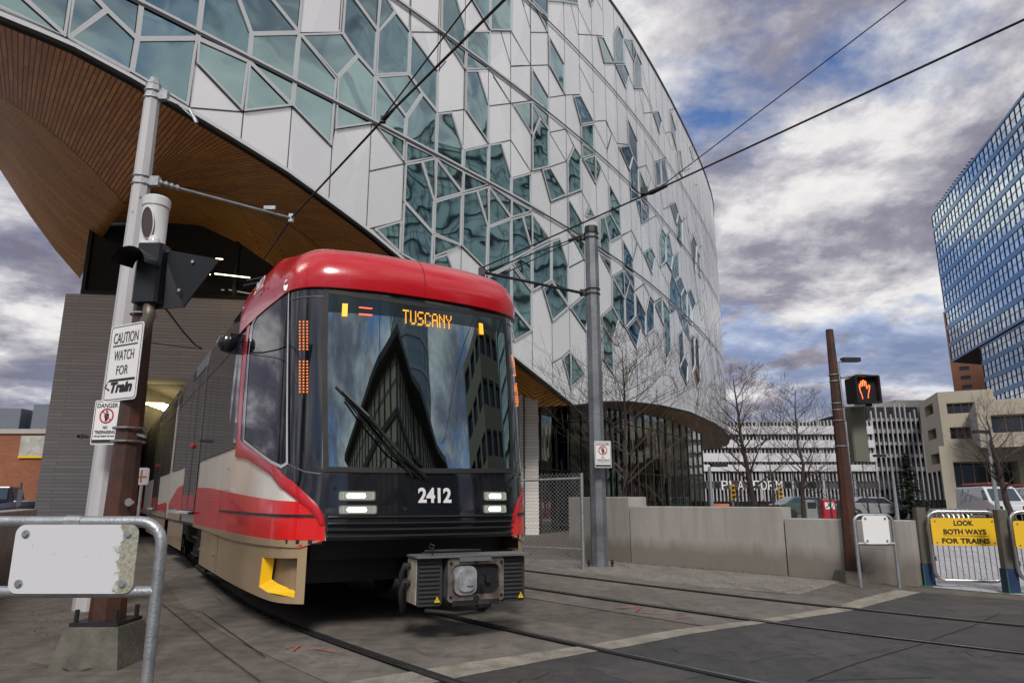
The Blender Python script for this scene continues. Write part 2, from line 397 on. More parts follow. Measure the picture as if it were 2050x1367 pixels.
def rim(s): return float(np.interp(s, [r[0] for r in RIM], [r[1] for r in RIM]))
TOPZ = 23.12
lib = empty('library', 'curved library clad in white panels and slanted angular windows above a timber soffit', 'building', (0, 22, 0))
def Winv(p): return Matrix.LocRotScale(p.location, p.rotation_euler, None).inverted()
def WB(p): return MB(Winv(p))
panel = mat('white_facade_panel', (.8, .8, .8), .26, .25, 0); g = NT(panel); o = g.tc.outputs['Object']
vo = g.n('ShaderNodeTexVoronoi', {0: g.map(g.tc.outputs['UV'], (.85, .33, 1)), 'Scale': 1.0}, feature='F1')
g.out(base=g.mix(g.ramp(vo.outputs['Color'], [(.2, 0), (.8, 1)]), (.76, .76, .77), (.84, .84, .84)), rough=g.ramp(g.noise(o, .5, 5), [(.35, .22), (.65, .36)]),
      normal=g.bump(g.noise(g.map(o, (1, 1, .55)), .55, 3, .5), .22, .12))
sv = [x for x in np.arange(-24, 60.01, 1.0)] + [9.7, 43, 45, 46, 47, 64]; sv = sorted(set(float(round(x, 2)) for x in sv))
t = WB(lib); rows = []; uvs = []
for k in range(13):
    rows.append([fac(s, rim(s) + (TOPZ - rim(s)) * k / 12) for s in sv]); uvs.append([(s, rim(s) + (TOPZ - rim(s)) * k / 12) for s in sv])
t.grid(rows, uvs); t.build('facade_wall', panel, lib, True)
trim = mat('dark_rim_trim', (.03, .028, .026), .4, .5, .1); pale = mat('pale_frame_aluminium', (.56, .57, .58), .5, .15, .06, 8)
t = WB(lib); fine = [x for x in np.arange(-24, 60, .5)] + [9.7]; fine.sort()
t.grid([[fac(s, rim(s) + .05, .03) for s in fine], [fac(s, rim(s) - .05, .05) for s in fine], [fac(s, rim(s) - .07, -.08) for s in fine]]); t.build('rim_trim', pale, lib)
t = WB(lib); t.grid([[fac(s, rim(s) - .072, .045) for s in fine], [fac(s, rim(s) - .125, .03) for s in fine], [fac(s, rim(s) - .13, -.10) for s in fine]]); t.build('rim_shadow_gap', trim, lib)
t = WB(lib); t.grid([[fac(s, TOPZ - .10, .03) for s in fine], [fac(s, TOPZ + .03, .05) for s in fine], [fac(s, TOPZ + .03, -.4) for s in fine]]); t.build('parapet_cap', trim, lib)
t = WB(lib); t.poly([fac(s, TOPZ - .3, -.1) for s in np.arange(-24, 64, 1.5)]); t.build('roof', mat('roof_membrane', (.3, .3, .3), .9), lib)
glass = mat('coated_window_glass', (.27, .36, .38), .035, 1, 0); g = NT(glass); o = g.tc.outputs['Object']
ri = g.n('ShaderNodeObjectInfo').outputs['Random']; rv = g.n('ShaderNodeCombineXYZ', {0: g.n('ShaderNodeMath', {0: ri, 1: 37.}, operation='MULTIPLY').outputs[0], 1: g.n('ShaderNodeMath', {0: ri, 1: 91.}, operation='MULTIPLY').outputs[0], 2: ri}).outputs[0]
wv = g.noise(g.n('ShaderNodeVectorMath', {0: o, 1: rv}, operation='ADD').outputs[0], .62, 1., .3, .7)
g.out(base=g.mix(ri, (.18, .27, .30), (.27, .37, .37)), normal=g.bump(wv, .55, .07))
Z1 = (0, 0, 2.929); Z2 = (600, 0, 2.929); A_ = (750, 0, 4.557); B_ = (1000, 0, 4.557); C_ = (780, 280, 4.557); D_ = (1000, 240, 4.557)
E_ = (1200, 100, 4.557); G_ = (1200, 360, 4.557); H_ = (1000, 500, 4.557); I_ = (1200, 600, 4.557)
WIN = [
 (Z1, '-200,-110 75,-60 378,240 0,55 -200,-40'), (Z1, '75,-60 425,-60 380,238'), (Z1, '425,-60 500,-60 622,65 388,238'), (Z1, '500,-60 835,-60 800,235 622,65'),
 (Z1, '622,65 800,235 765,440 388,245'), (Z1, '835,-60 1190,-60 1155,232 800,235'), (Z1, '800,235 1155,232 1100,630 765,440'), (Z1, '1190,-60 1372,-60 1470,205 1455,365 1155,232'),
 (Z1, '1372,-60 1540,-60 1750,198 1470,205'), (Z1, '1540,-60 1775,-60 1750,198'), (Z1, '1155,232 1455,365 1418,655 1145,370'), (Z1, '1470,205 1750,198 1710,625 1455,365'),
 (Z1, '1455,365 1710,625 1425,658'), (Z1, '1750,198 1970,465 1940,860 1710,625'), (Z2, '-5,203 243,195 335,330 215,460'), (Z2, '262,-60 275,-60 453,185 437,445 335,330 243,195'),
 (Z2, '275,-60 470,-60 453,185'), (Z2, '470,-60 478,-60 557,72 453,185'), (Z2, '557,72 645,190 635,437 440,448 453,185'), (Z2, '335,330 440,448 425,728 203,760 215,460'),
 (Z2, '645,195 808,420 803,662 715,553 635,437'), (Z2, '440,450 635,437 715,553 622,690'), (Z2, '440,450 622,690 612,822 428,728'), (Z2, '715,553 803,662 797,918 612,822 622,690'),
 (A_, '605,-60 725,-60 745,0 828,290 825,466 600,302'), (A_, '608,315 825,470 820,642'), (A_, '835,290 1048,288 1042,630 827,466'), (A_, '827,470 1042,632 822,643'),
 (A_, '844,-60 1052,-60 1048,285'), (A_, '1052,-60 1250,-60 1244,287 1048,285'), (A_, '825,650 938,648 1038,968 1034,1315 820,1003'),
 (C_, '428,-236 558,-251 668,95 662,290 415,158'), (C_, '672,98 900,46 893,410 663,287'), (C_, '900,46 1010,30 1107,347 1102,540 893,410'), (C_, '1107,352 1287,302 1284,645 1102,540'),
 (C_, '138,18 412,160 132,220'), (Z2, '440,737 612,825 606,948'), (C_, '134,224 283,197 402,565 392,862 120,562'), (C_, '283,197 412,165 402,565'), (C_, '415,166 657,490 404,562'),
 (C_, '415,160 665,292 657,490'), (C_, '666,292 892,412 659,487'), (C_, '659,492 785,462 892,797 880,1200 648,970'), (C_, '785,462 893,425 892,797'), (C_, '895,420 1102,717 892,797'),
 (C_, '895,412 1104,545 1102,717'), (C_, '1104,545 1284,650 1102,717'), (C_, '404,565 657,492 646,970 393,862'), (C_, '120,562 392,862 378,1200 95,1075'), (C_, '-150,812 103,738 90,1055'),
 (C_, '393,866 642,970 388,1080'), (C_, '388,1082 520,1040 600,1270 372,1270'), (C_, '892,797 1102,720 1103,1146 882,1248'), (D_, '100,905 200,880 290,1188 100,1292'), (D_, '200,880 287,850 290,1188'),
 (D_, '287,850 458,1090 290,1186'), (H_, '102,122 290,6 290,383'), (H_, '102,138 290,385 290,738 100,512'), (H_, '100,512 290,740 120,838 95,700'), (C_, '884,1250 1103,1148 1103,1700 1010,1500'),
 (H_, '292,8 467,-75 467,282 292,383'), (H_, '467,-75 545,-102 622,160 627,522 467,284'), (H_, '385,345 467,288 627,525 475,658'), (H_, '632,525 785,395 835,480 785,750'),
 (H_, '565,983 638,916 642,1262'), (H_, '638,916 778,1137 642,1262'), (H_, '1022,245 1123,185 1135,450'), (H_, '1123,185 1178,290 1135,450'), (H_, '1125,180 1222,245 1228,382'),
 (H_, '1178,290 1230,385 1235,612 1145,715 1137,450'), (H_, '1022,252 1137,450 1143,715 1085,640 1022,518'), (H_, '1232,390 1330,590 1330,795 1240,615'), (I_, '10,155 110,60 174,185 118,375 20,210'),
 (I_, '15,215 118,380 130,700 25,540'), (I_, '238,268 325,170 376,265 335,455'), (I_, '418,110 450,-45 497,20 500,265 425,328'), (I_, '495,35 566,-15 578,230'), (I_, '566,-15 640,120 653,465 598,572 578,230'),
 (I_, '632,20 692,92 640,142'), (G_, '598,510 628,500 667,702 650,830 605,745'), (G_, '667,702 716,658 728,880 682,925 650,830'), (G_, '648,850 682,925 740,1062 760,1232 690,1167 628,1112 630,950'),
 (G_, '684,928 732,885 770,990 738,1065'), (G_, '770,985 792,1040 802,1282 752,1240 738,1070'), (G_, '705,1190 800,1284 757,1342'), (G_, '540,500 560,435 602,510 606,745 550,797'),
 (G_, '395,670 465,620 506,710 478,868'), (G_, '205,545 304,735 310,878 212,802'), (D_, '905,895 950,888 1004,1115 1006,1262 905,1195'), (D_, '950,885 1000,855 1110,1057 1006,1114'),
 (D_, '990,580 1097,785 1107,1055 1000,850'), (H_, '905,30 1008,105 1010,230'), (D_, '617,712 750,940 765,1112 622,1012'), (D_, '632,1025 772,1120 775,1285'), (D_, '815,785 875,900 780,880'),
 (D_, '675,240 740,345 744,640 615,692 612,378'), (D_, '378,455 455,438 602,690 460,750'), (D_, '290,146 365,-14 445,96 450,432 293,468'), (B_, '115,955 288,928 290,1238'), (B_, '288,932 363,1074 290,1238'),
 (B_, '288,925 445,1052 444,1192'), (B_, '288,620 445,892 444,1048 288,922'), (B_, '444,330 587,590 592,868 447,600'), (B_, '265,-60 440,-60 436,158 280,0'), (B_, '290,15 436,165 434,298'),
 (B_, '440,-60 562,-60 578,24 440,12'), (B_, '562,-60 707,-60 707,46 578,24'), (B_, '795,-60 885,-60 826,65'), (B_, '890,335 940,345 1047,578 948,577'), (B_, '1080,238 1126,350 1135,580 1047,577 1040,325'),
 (B_, '1050,590 1138,592 1181,695 1148,812'), (B_, '1130,360 1209,365 1220,565'), (B_, '1210,368 1246,480 1220,585'), (B_, '1246,480 1293,590 1302,810 1228,812 1220,585'), (B_, '668,880 731,873 858,1122 736,1142'),
 (B_, '736,1148 859,1128 862,1395 740,1305'), (D_, '742,218 862,310 748,352'), (D_, '752,358 866,322 872,588'), (D_, '866,322 924,435 874,590'), (D_, '1085,250 1170,233 1214,340 1180,465'),
 (E_, '248,620 342,835 352,1080 298,970 260,865'), (E_, '298,975 352,1082 358,1345 273,1265 268,1105'), (E_, '356,1090 437,1292 442,1420 380,1365'), (G_, '278,85 362,157 284,188'),
 (G_, '330,180 372,188 378,388'), (G_, '372,188 447,352 380,402'), (G_, '385,178 447,242 448,345'), (E_, '482,570 531,560 566,660 545,770'), (E_, '640,545 694,735 707,930 655,755'),
 (E_, '498,1025 553,1008 566,1225 512,1255'), (E_, '553,1008 586,993 624,1205 566,1225'), (E_, '707,935 735,925 763,1120 762,1175 718,1115'), (E_, '818,890 846,880 864,1000 850,1012'),
 (G_, '640,225 687,204 717,310 699,412'), (G_, '717,310 750,385 757,602 704,532 699,412'), (I_, '712,325 757,268 772,520 726,625'), (I_, '760,262 805,205 822,378'), (I_, '770,520 804,595 796,780 735,655 726,625'),
 (I_, '820,355 845,318 862,345 870,590 838,688'), (I_, '866,365 886,308 906,440 920,745 872,598'), (I_, '874,600 918,740 890,815 858,650'), (G_, '798,1030 825,995 876,1140 846,1205 842,1335 804,1290'),
 (G_, '830,560 850,500 885,600 872,860 850,720'), (G_, '885,640 912,700 925,900 900,860'), (G_, '700,530 750,600 742,612')]
def cv(t_, s): o = []; [o.append(px2f(t_[0] + float(a) / t_[2], t_[1] + float(b) / t_[2])) for a, b in (q.split(',') for q in s.split())]; return o
polys = []
for i, (ti, s_) in enumerate(WIN):
    P = [(a, max(b, rim(a) + .06)) for a, b in cv(ti, s_)]
    A2 = sum(P[k][0] * P[(k + 1) % len(P)][1] - P[(k + 1) % len(P)][0] * P[k][1] for k in range(len(P)))
    if A2 < 0: P = P[::-1]
    if abs(A2) > .05: polys.append((abs(A2), P))
# upper storeys beyond the frame follow the same kind of pattern
rr = random.Random(4)
for s0, z0 in [(-14, 11), (-11.5, 15), (-9, 18.5), (-3, 19.5), (1, 18.8), (-6, 16.5), (3.4, 20.2), (-16.5, 14)]:
    P = [(s0 - 1.1, z0), (s0, z0 - 1.4), (s0 + 1.2, z0 + .2), (s0 + .6, z0 + 2.1), (s0 - .8, z0 + 1.9)]; polys.append((4, P))
polys.sort(key=lambda q: -q[0])
stuffg, stufff, seam = WB(lib), WB(lib), WB(lib)
seam_m = mat('panel_joint', (.045, .045, .05), .6, 0, 0)
for i, (ar, P) in enumerate(polys):
    fr = .050 if P[0][0] < 12 else .04
    q = inset(P, fr)
    ring(seam, P, -.018, fac, .012)
    if i < 96:
        a = WB(lib); patch(a, q, fac, .02, .6, 9); wo = a.build('window', glass, lib, False)
        b = WB(lib); ring(b, P, fr, fac, .055, off2=.015); b.build('frame', pale, wo)
    else:
        patch(stuffg, q, fac, .02, .6, 9); ring(stufff, P, fr, fac, .055)
stuffg.build('small_windows', glass, lib)['kind'] = 'stuff'
stufff.build('small_window_frames', pale, lib)['kind'] = 'stuff'
def inside(p, P):
    c = False; x, y = p
    for i in range(len(P)):
        (x1, y1), (x2, y2) = P[i - 1], P[i]
        if (y1 > y) != (y2 > y) and x < (x2 - x1) * (y - y1) / (y2 - y1) + x1: c = not c
    return c
LINES = [(A_, '332,-60 325,295 600,298 590,655'), (A_, '570,660 600,620 650,560'), (A_, '568,1035 820,1000'), (A_, '700,1022 805,1367'), (A_, '1150,290 1243,605 1367,600'), (A_, '1250,295 1400,560'), (A_, '1050,640 1240,945 1035,970'),
 (A_, '1240,600 1240,1280 1030,1325'), (A_, '1240,1280 1400,1530'), (A_, '1340,0 1367,60'), (B_, '195,-20 280,265'), (B_, '280,5 285,600 105,608 10,290'), (B_, '110,300 285,600 445,595 440,300 285,298'),
 (B_, '650,50 715,315 940,330'), (B_, '710,60 830,315'), (B_, '-60,700 100,945 288,920'), (B_, '445,892 595,870 730,862 858,1110 965,1100 1072,1310 1170,1320'), (B_, '722,595 850,850'), (B_, '945,580 1050,580'),
 (B_, '860,1130 978,1367'), (B_, '975,1100 1022,1225 975,1400'), (B_, '450,1210 600,1180 680,1335'), (B_, '455,1215 612,1480'), (B_, '1138,595 1235,815'), (B_, '1230,812 1302,808 1400,1000'), (B_, '1270,820 1315,1035 1380,1028'),
 (B_, '885,0 935,100'), (B_, '1180,700 1230,830'), (D_, '105,190 287,475'), (D_, '450,432 612,378'), (D_, '605,90 675,240'), (D_, '612,700 745,650 820,790'), (D_, '740,350 870,590 924,440 990,580'),
 (D_, '978,270 1022,130 965,10'), (D_, '1082,245 1180,470 1214,340'), (D_, '1108,1055 1205,1010 1250,1125 1215,1285'), (D_, '1250,1125 1310,1225'), (D_, '1265,440 1337,415 1367,500'), (D_, '622,1355 765,1280'), (D_, '460,755 615,700'),
 (E_, '405,580 480,570 384,140'), (E_, '390,350 480,570'), (E_, '412,818 500,1022 612,982'), (E_, '355,1080 427,1052 467,1162 512,1255'), (E_, '467,1162 438,1290'), (E_, '600,760 652,748'), (E_, '560,660 668,920 705,640'),
 (E_, '640,548 685,540'), (E_, '705,935 747,920'), (E_, '870,1240 892,1225 915,1310 908,1480'), (E_, '750,1120 830,1078'), (G_, '205,510 292,462 395,665'), (G_, '345,570 310,720'), (G_, '585,270 640,240'), (G_, '555,120 585,270'),
 (G_, '380,405 520,325 600,510 650,470'), (G_, '320,1012 400,950 480,1130'), (G_, '506,710 630,970'), (G_, '550,800 610,755 640,830'), (G_, '750,380 790,345'), (G_, '812,440 840,510 867,480 907,625 935,600'), (G_, '920,425 955,540 975,740'),
 (G_, '820,770 862,940 870,1140'), (G_, '905,630 947,830 962,990 938,1032'), (G_, '845,1200 912,1095'), (G_, '930,1290 970,1200 945,1120'), (G_, '495,1115 560,1075 600,1140'), (H_, '475,1035 565,983'), (H_, '625,165 770,88'),
 (H_, '1230,380 1318,310 1367,410'), (H_, '293,735 122,838'), (Z1, '1100,632 1422,658 1710,625'), (Z2, '183,860 205,760'), (Z2, '395,1345 600,1295'), (Z2, '408,1005 608,962'), (Z2, '0,195 240,192'), (I_, '500,270 600,590 652,470'),
 (I_, '530,450 600,600'), (I_, '660,470 700,600'), (I_, '850,230 960,360 935,430'), (I_, '1000,470 1040,640 1060,800 1090,860'), (I_, '960,880 990,800')]
for ti, s_ in LINES:
    strip(seam, cv(ti, s_), .028, fac, .010)
m0 = px2f(593, 100)[0]
for k in range(-14, 42):
    s = m0 + k * 1.16
    if not -20 < s < 46: continue
    zb = rim(s) + .06; run = None; z = zb
    while z < TOPZ:
        bad = any(min(p[0] for p in P) - .03 < s < max(p[0] for p in P) + .03 and (inside((s, z), P)) for _, P in polys)
        if bad or z + .2 >= TOPZ:
            if run is not None and z - run > .3: strip(seam, [(s, run), (s, z)], .022, fac, .008, 50)
            run = None
        elif run is None: run = z
        z += .2
    if s > 24:                                # slanting joints towards the prow
        for q in range(6):
            z1 = rr.uniform(6.5, 20); dz = rr.uniform(1.2, 3.2)
            if not any(inside((s + dx, z1 + dy), P) for _, P in polys for dx, dy in ((.5, 0), (.6, -dz), (0, 0), (1.1, -dz))):
                strip(seam, [(s, z1), (s + 1.16, z1 - dz)], .04, fac, .009)
for z in (10.74, 14.77, 18.57):
    t = WB(lib); strip(t, [(s, z) for s in np.arange(-20, 60, 1.0)], .075, fac, .058, 50); t.build('storey_joint', seam_m, lib)
seam.build('panel_joints', seam_m, lib)
for z in (10.74, 14.77, 18.57): lt = WB(lib); strip(lt, [(s, z + .075) for s in np.arange(-20, 9, 1.0)], .06, fac, .056, 50); lt.build('storey_band', pale, lib)
# ---- timber soffits
def wood_mat(name, wrow, wlen, cA, cB, cC, mo=.013):
    m = mat(name, cA, .5, 0, 0, spec=.3); g = NT(m); uv = g.tc.outputs['UV']
    br = g.n('ShaderNodeTexBrick', {0: uv, 'Color1': (*cA, 1), 'Color2': (*cB, 1), 'Mortar': (.006, .004, .003, 1), 'Scale': 1.0, 'Mortar Size': .014, 'Mortar Smooth': .1, 'Bias': -.1, 'Brick Width': wlen, 'Row Height': wrow, 'Offset': .37} if False else {0: uv, 'Color1': (*cA, 1), 'Color2': (*cB, 1), 'Mortar': (.006, .004, .003, 1), 'Scale': 1.0, 'Mortar Size': mo, 'Mortar Smooth': .1, 'Bias': -.05, 'Brick Width': wlen, 'Row Height': wrow})
    br.offset = .37; br.squash = 1
    gr = g.noise(g.map(uv, (1.2, 26, 1)), 2.2, 6, .6, .5); bigv = g.noise(uv, .6, 4)
    col = g.mix(g.ramp(gr, [(.35, .55), (.65, 0)]), br.outputs[0], cC)
    col = g.mix(g.ramp(bigv, [(.4, .35), (.6, 0)]), col, cC)
    g.out(base=col, normal=g.bump(g.n('ShaderNodeMath', {0: 1.0, 1: br.outputs['Fac']}, operation='SUBTRACT').outputs[0], .8, .03))
    return m
wood1 = wood_mat('cedar_soffit_boards', .098, 1.5, (.99, .43, .075), (.62, .235, .045), (.36, .13, .032))
wood2 = wood_mat('cedar_soffit_boards_inner', .13, 2.6, (.98, .48, .10), (.68, .30, .06), (.34, .14, .035), .02)
R2 = [D(-260, 130, 23), D(-120, 245, 24), D(0, 340, 25), D(60, 432, 26), D(110, 500, 27), D(160, 558, 28.5), D(183, 446, 23.4), D(350, 447, 23.9), D(400, 453, 24.1), D(480, 492, 24.4), D(545, 545, 24.8), D(700, 640, 25.2), D(900, 745, 25.5), D(1031, 790, 25.7), D(1066, 815, 26), D(1141, 811, 26.6)]
RS = [-20, -12, -8.0, -6.4, -5.2, -4.2, -2.8, -1.4, -.4, .8, 2.0, 3.8, 5.2, 6.9, 8.0, 9.7]
SPL = [.5, .46, .40, .40, .42, .45, .52, .50, .52, .50, .5, .5, .5, .5, .5, .5]
def dens(L_, k):
    o = []
    for a, b in zip(L_[:-1], L_[1:]):
        for i in range(k): o.append(a + (b - a) * (i / k))
    return o + [L_[-1]]
rs = dens(RS, 4); r2 = dens(R2, 4); spl = dens(SPL, 4)
def soff(i, t_):
    a = fac(rs[i], rim(rs[i]) - .1, -.02); b = r2[i]; p = a.lerp(b, t_); p.z += .5 * math.sin(math.pi * t_); return p
o1, o2, u1, u2 = [], [], [], []
for k in range(7):
    o1.append([soff(i, spl[i] * k / 6) for i in range(len(rs))]); u1.append([(spl[i] * k / 6 * (r2[i] - fac(rs[i], rim(rs[i]))).length + rs[i] * .45, rs[i]) for i in range(len(rs))])
for k in range(9):
    q = [soff(i, spl[i] + (1 - spl[i]) * k / 8) for i in range(len(rs))]; o2.append(q)
    u2.append([(p.x + p.y * .12, p.y + p.z * .9 - p.x * .1) for p in q])
t = WB(lib); t.grid(o1, u1); t.build('outer_soffit', wood1, lib, True)
t = WB(lib); t.grid(o2, u2); t.build('inner_soffit', wood2, lib, True)
t = WB(lib); jl = [[o1[-1][i] - Vector((0, 0, .012)) + Vector((0, d, 0)) for i in range(len(rs))] for d in (-.03, .03)]; t.grid(jl); t.build('soffit_joint', trim, lib)
# soffit round the prow and the mirrored glazing below it
def zin(x, y, z=5.05): b, e = be(x, y); F = (z - CH) / e; return Vector((b * F, F, z))
inn = [D(1141, 809, 29.5), zin(1211, 815), zin(1244, 819), zin(1288, 828), zin(1332, 840), zin(1375, 854.5), zin(1404, 870, 5.0)]
inn.append(inn[-1] + Vector((1.3, 6, 0))); inn.append(inn[-1] + Vector((0, 6, 0)))
rs3 = [9.7, 12.1, 13.8, 16.2, 19, 24, 32, 42, 49]
rs3d, innd = dens(rs3, 4), dens(inn, 4)
bronze = mat('bronze_soffit_panel', (.16, .085, .035), .42, .35, .2, 1.5)
t = WB(lib); t.grid([[fac(s, rim(s) - .1, -.02).lerp(q, k / 4) for s, q in zip(rs3d, innd)] for k in range(5)]); t.build('prow_soffit', bronze, lib, True)
gl2 = mat('dark_mirror_glazing', (.21, .24, .22), .03, 1, 0); g = NT(gl2); g.out(normal=g.bump(g.noise(g.map(g.tc.outputs['Object'], (1.6, 1.6, .35)), 1.1, 2, .4, .6), .35, .05))
base_l = [D(1050, 815, 25.6)] + inn
bl = dens([Vector((p.x, p.y, 0)) for p in base_l], 3)
t = WB(lib); t.grid([[(p.x, p.y, 0) for p in bl], [(p.x, p.y, 5.3) for p in bl]]); t.build('ground_floor_glazing', gl2, lib)
t = WB(lib)
for i, p in enumerate(bl):
    t.cbox((p.x - .02, p.y - .06, 2.6), (.05, .10, 5.2))
for z in (2.35, .25, 4.4):
    t.tube([(p.x, p.y - .05, z) for p in bl], .025, 4)
t.build('glazing_mullions', mat('bronze_mullion', (.05, .045, .035), .4, .6, .1), lib)
# ---- board-marked concrete wall with the tram portal
bm_c = mat('board_marked_concrete', (.5, .48, .45), .8, 0, 0); g = NT(bm_c); o = g.tc.outputs['Object']
ux = g.n('ShaderNodeSeparateXYZ', {0: o}); cm = g.n('ShaderNodeCombineXYZ', {0: ux.outputs[0], 1: ux.outputs[2]}).outputs[0]
br = g.n('ShaderNodeTexBrick', {0: cm, 'Color1': (.84, .80, .75, 1), 'Color2': (.68, .65, .60, 1), 'Mortar': (.30, .28, .26, 1), 'Scale': 1.0, 'Mortar Size': .011, 'Mortar Smooth': .4, 'Brick Width': 2.3, 'Row Height': .115})
g1 = g.noise(g.map(cm, (.5, 9, 1)), 1.4, 7, .65); g2 = g.noise(cm, .35, 5)
g.out(base=g.mix(g.ramp(g2, [(.35, .4), (.65, 0)]), g.mix(g.ramp(g1, [(.3, .65), (.62, 0)]), br.outputs[0], (.50, .475, .435)), (.68, .645, .60)), normal=g.bump(g1, .3, .02))
WA, WBb = Vector((-15.42, 23.4, 0)), Vector((.95, 25.65, 0)); wd_ = (WBb - WA).normalized(); ang = math.atan2(wd_.y, wd_.x); WLn = (WBb - WA).length
Mw = Matrix.Translation(WA) @ Matrix.Rotation(ang, 4, 'Z')
def wallx(x, y=700): # pixel column -> distance along the wall
    b = be(x, y)[0]; return (b * WA.y - WA.x) / (wd_.x - b * wd_.y)
x1 = wallx(235, 900); x2 = wallx(1041, 900)
WH = 8.15; TH_ = 5.25
t = MB(Winv(lib) @ Mw)
t.box((0, 0, 0), (x1, 1.2, WH)); t.box((x1, 0, TH_), (x2, 1.2, WH)); t.box((x2, 0, 0), (WLn, 1.2, WH)); t.box((0, 1.2, 0), (1.0, 30, WH))
t.build('concrete_wall', bm_c, lib)
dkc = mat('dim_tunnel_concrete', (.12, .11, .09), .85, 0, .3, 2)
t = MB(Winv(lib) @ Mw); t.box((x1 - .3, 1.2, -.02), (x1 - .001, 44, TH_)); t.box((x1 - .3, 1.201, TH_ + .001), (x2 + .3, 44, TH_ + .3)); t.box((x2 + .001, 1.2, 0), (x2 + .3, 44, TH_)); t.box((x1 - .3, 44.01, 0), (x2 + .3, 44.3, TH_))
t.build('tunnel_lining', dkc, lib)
ylw = mat('painted_yellow_lamplight', (.45, .36, .12), .6, 0, .3, 3)  # yellow lamplight on the tunnel wall, put into the colour of added panels
t = MB(Winv(lib) @ Mw); [t.box((x1 + .003, 3 + 2.6 * k, .5), (x1 + .06, 5.3 + 2.6 * k, 3.4)) for k in range(9)]; t.build('lamplight_wall_panels', ylw, lib)
lampm = mat('lit_tube_lamp', (.9, .8, .5), .5, 0, 0, em=(1, .82, .42), es=6)
for k in range(16):
    t = MB(Winv(lib) @ Mw); t.cbox((x1 + .42, 1.75 + .42 * k, 4.60), (.62, .13, .07)); t.build('tunnel_lamp', lampm, lib)
# glazed band between wall and soffit
bandg = mat('dark_band_glass', (.05, .06, .07), .05, .6, 0)
t = MB(Winv(lib) @ Mw); z0 = WH + .002; L0 = .55
t.faces([(L0, .05, z0), (L0, .05, 11.2), (x2 + 2, .05, 11.2), (x2 + 2, .05, z0), (L0, 6, z0), (L0, 6, 11.2)], [(0, 3, 2, 1), (0, 1, 5, 4)]); t.build('upper_glazing', bandg, lib)
t = MB(Winv(lib) @ Mw)
for x in (L0, L0 + 5.0, L0 + 8.5, L0 + 11.5, L0 + 14): t.box((x - .06, -.06, z0), (x + .06, .04, 11.0))
t.box((L0 - .06, -.07, z0 - .0), (x2 + 2, .03, z0 + .12)); t.build('upper_glazing_mullions', trim, lib)
warm = mat('warm_strip_light', (1, .9, .7), .5, 0, 0, em=(1, .82, .55), es=5)
t = WB(lib); 
for a, b, F in (((430, 548), (500, 556), 23.2), ((415, 549), (421, 549.5), 23.2), ((432, 518), (446, 519), 23.2), ((268, 555), (300, 556), 23)):
    t = WB(lib); t.tube([D(*a, F), D(*b, F)], .022, 4); t.build('interior_strip_light', warm, lib)

# worn patches, tyre marks and cracks on the crossing
patch_m = ground_mat('repair_patch', (.060, .058, .055), (.075, .072, .068), (.035, .034, .033), .3, .8)
def blob(name, P, z, m, jit=.03, seed=1):
    rd = random.Random(seed); Q = []
    for a, b in zip(P, P[1:] + P[:1]):
        a, b = G(*a), G(*b); n = max(2, int((b - a).length / .1))
        for k in range(n): q = a.lerp(b, k / n); Q.append((q.x + rd.uniform(-jit, jit), q.y + rd.uniform(-jit, jit), z))
    mb = MB(); mb.poly(Q); return struct(mb.build(name, m))
blob('repair_patch', [(1560, 1290), (1700, 1275), (1790, 1300), (1650, 1322)], .0138, patch_m, .025, 2)
blob('repair_patch', [(1180, 1340), (1300, 1322), (1420, 1352), (1290, 1380)], .0139, patch_m, .025, 3)
blob('repair_patch', [(1880, 1215), (2040, 1212), (2050, 1232), (1930, 1236)], .0138, patch_m, .03, 4)
tyre = ground_mat('tyre_darkened_asphalt', (.022, .022, .022), (.030, .029, .029), (.018, .018, .018), .2, .6)
crk = []
rq = random.Random(9)
for (x, y, dx, dy, n) in ((1330, 1300, 22, 6, 9), (1500, 1330, 26, -4, 8), (1760, 1245, 30, 5, 7), (1900, 1310, 22, 8, 7), (1100, 1350, -24, 7, 6), (620, 1320, -30, -5, 6), (430, 1195, 20, 8, 6), (120, 1290, 26, 3, 7), (1090, 1180, 28, 2, 8), (1330, 1205, 24, 8, 6), (760, 1300, 30, 12, 5)):
    ln = [(x, y)]
    for k in range(n): x += dx * rq.uniform(.4, 1.2); y += dy * rq.uniform(-.6, 1.6); ln.append((x, y))
    crk.append(ln)
ground_lines('cracks', crk, .006, .0172, joint_m)
# loose grit over the crossing
rd = random.Random(21); t = MB()
for k in range(2600):
    x = rd.uniform(0, 2050); y = rd.uniform(1150, 1366); p = G(x, y)
    if p.y > 12 or (-2.6 < p.x + .58 * (p.y - 6) < -.2 and p.y > 6): continue
    r_ = rd.uniform(.002, .0065); a = rd.uniform(0, 6); t.poly([(p.x + r_ * math.cos(a + q), p.y + r_ * math.sin(a + q), .0262 + rd.uniform(0, .003)) for q in (0, 2.0, 4.1)])
tag(t.build('road_grit', mat('pale_and_dark_grit', (.10, .09, .08), .9, 0, .8, 9)), 'fine loose grit scattered over the crossing and rails', 'grit', None, 'stuff')
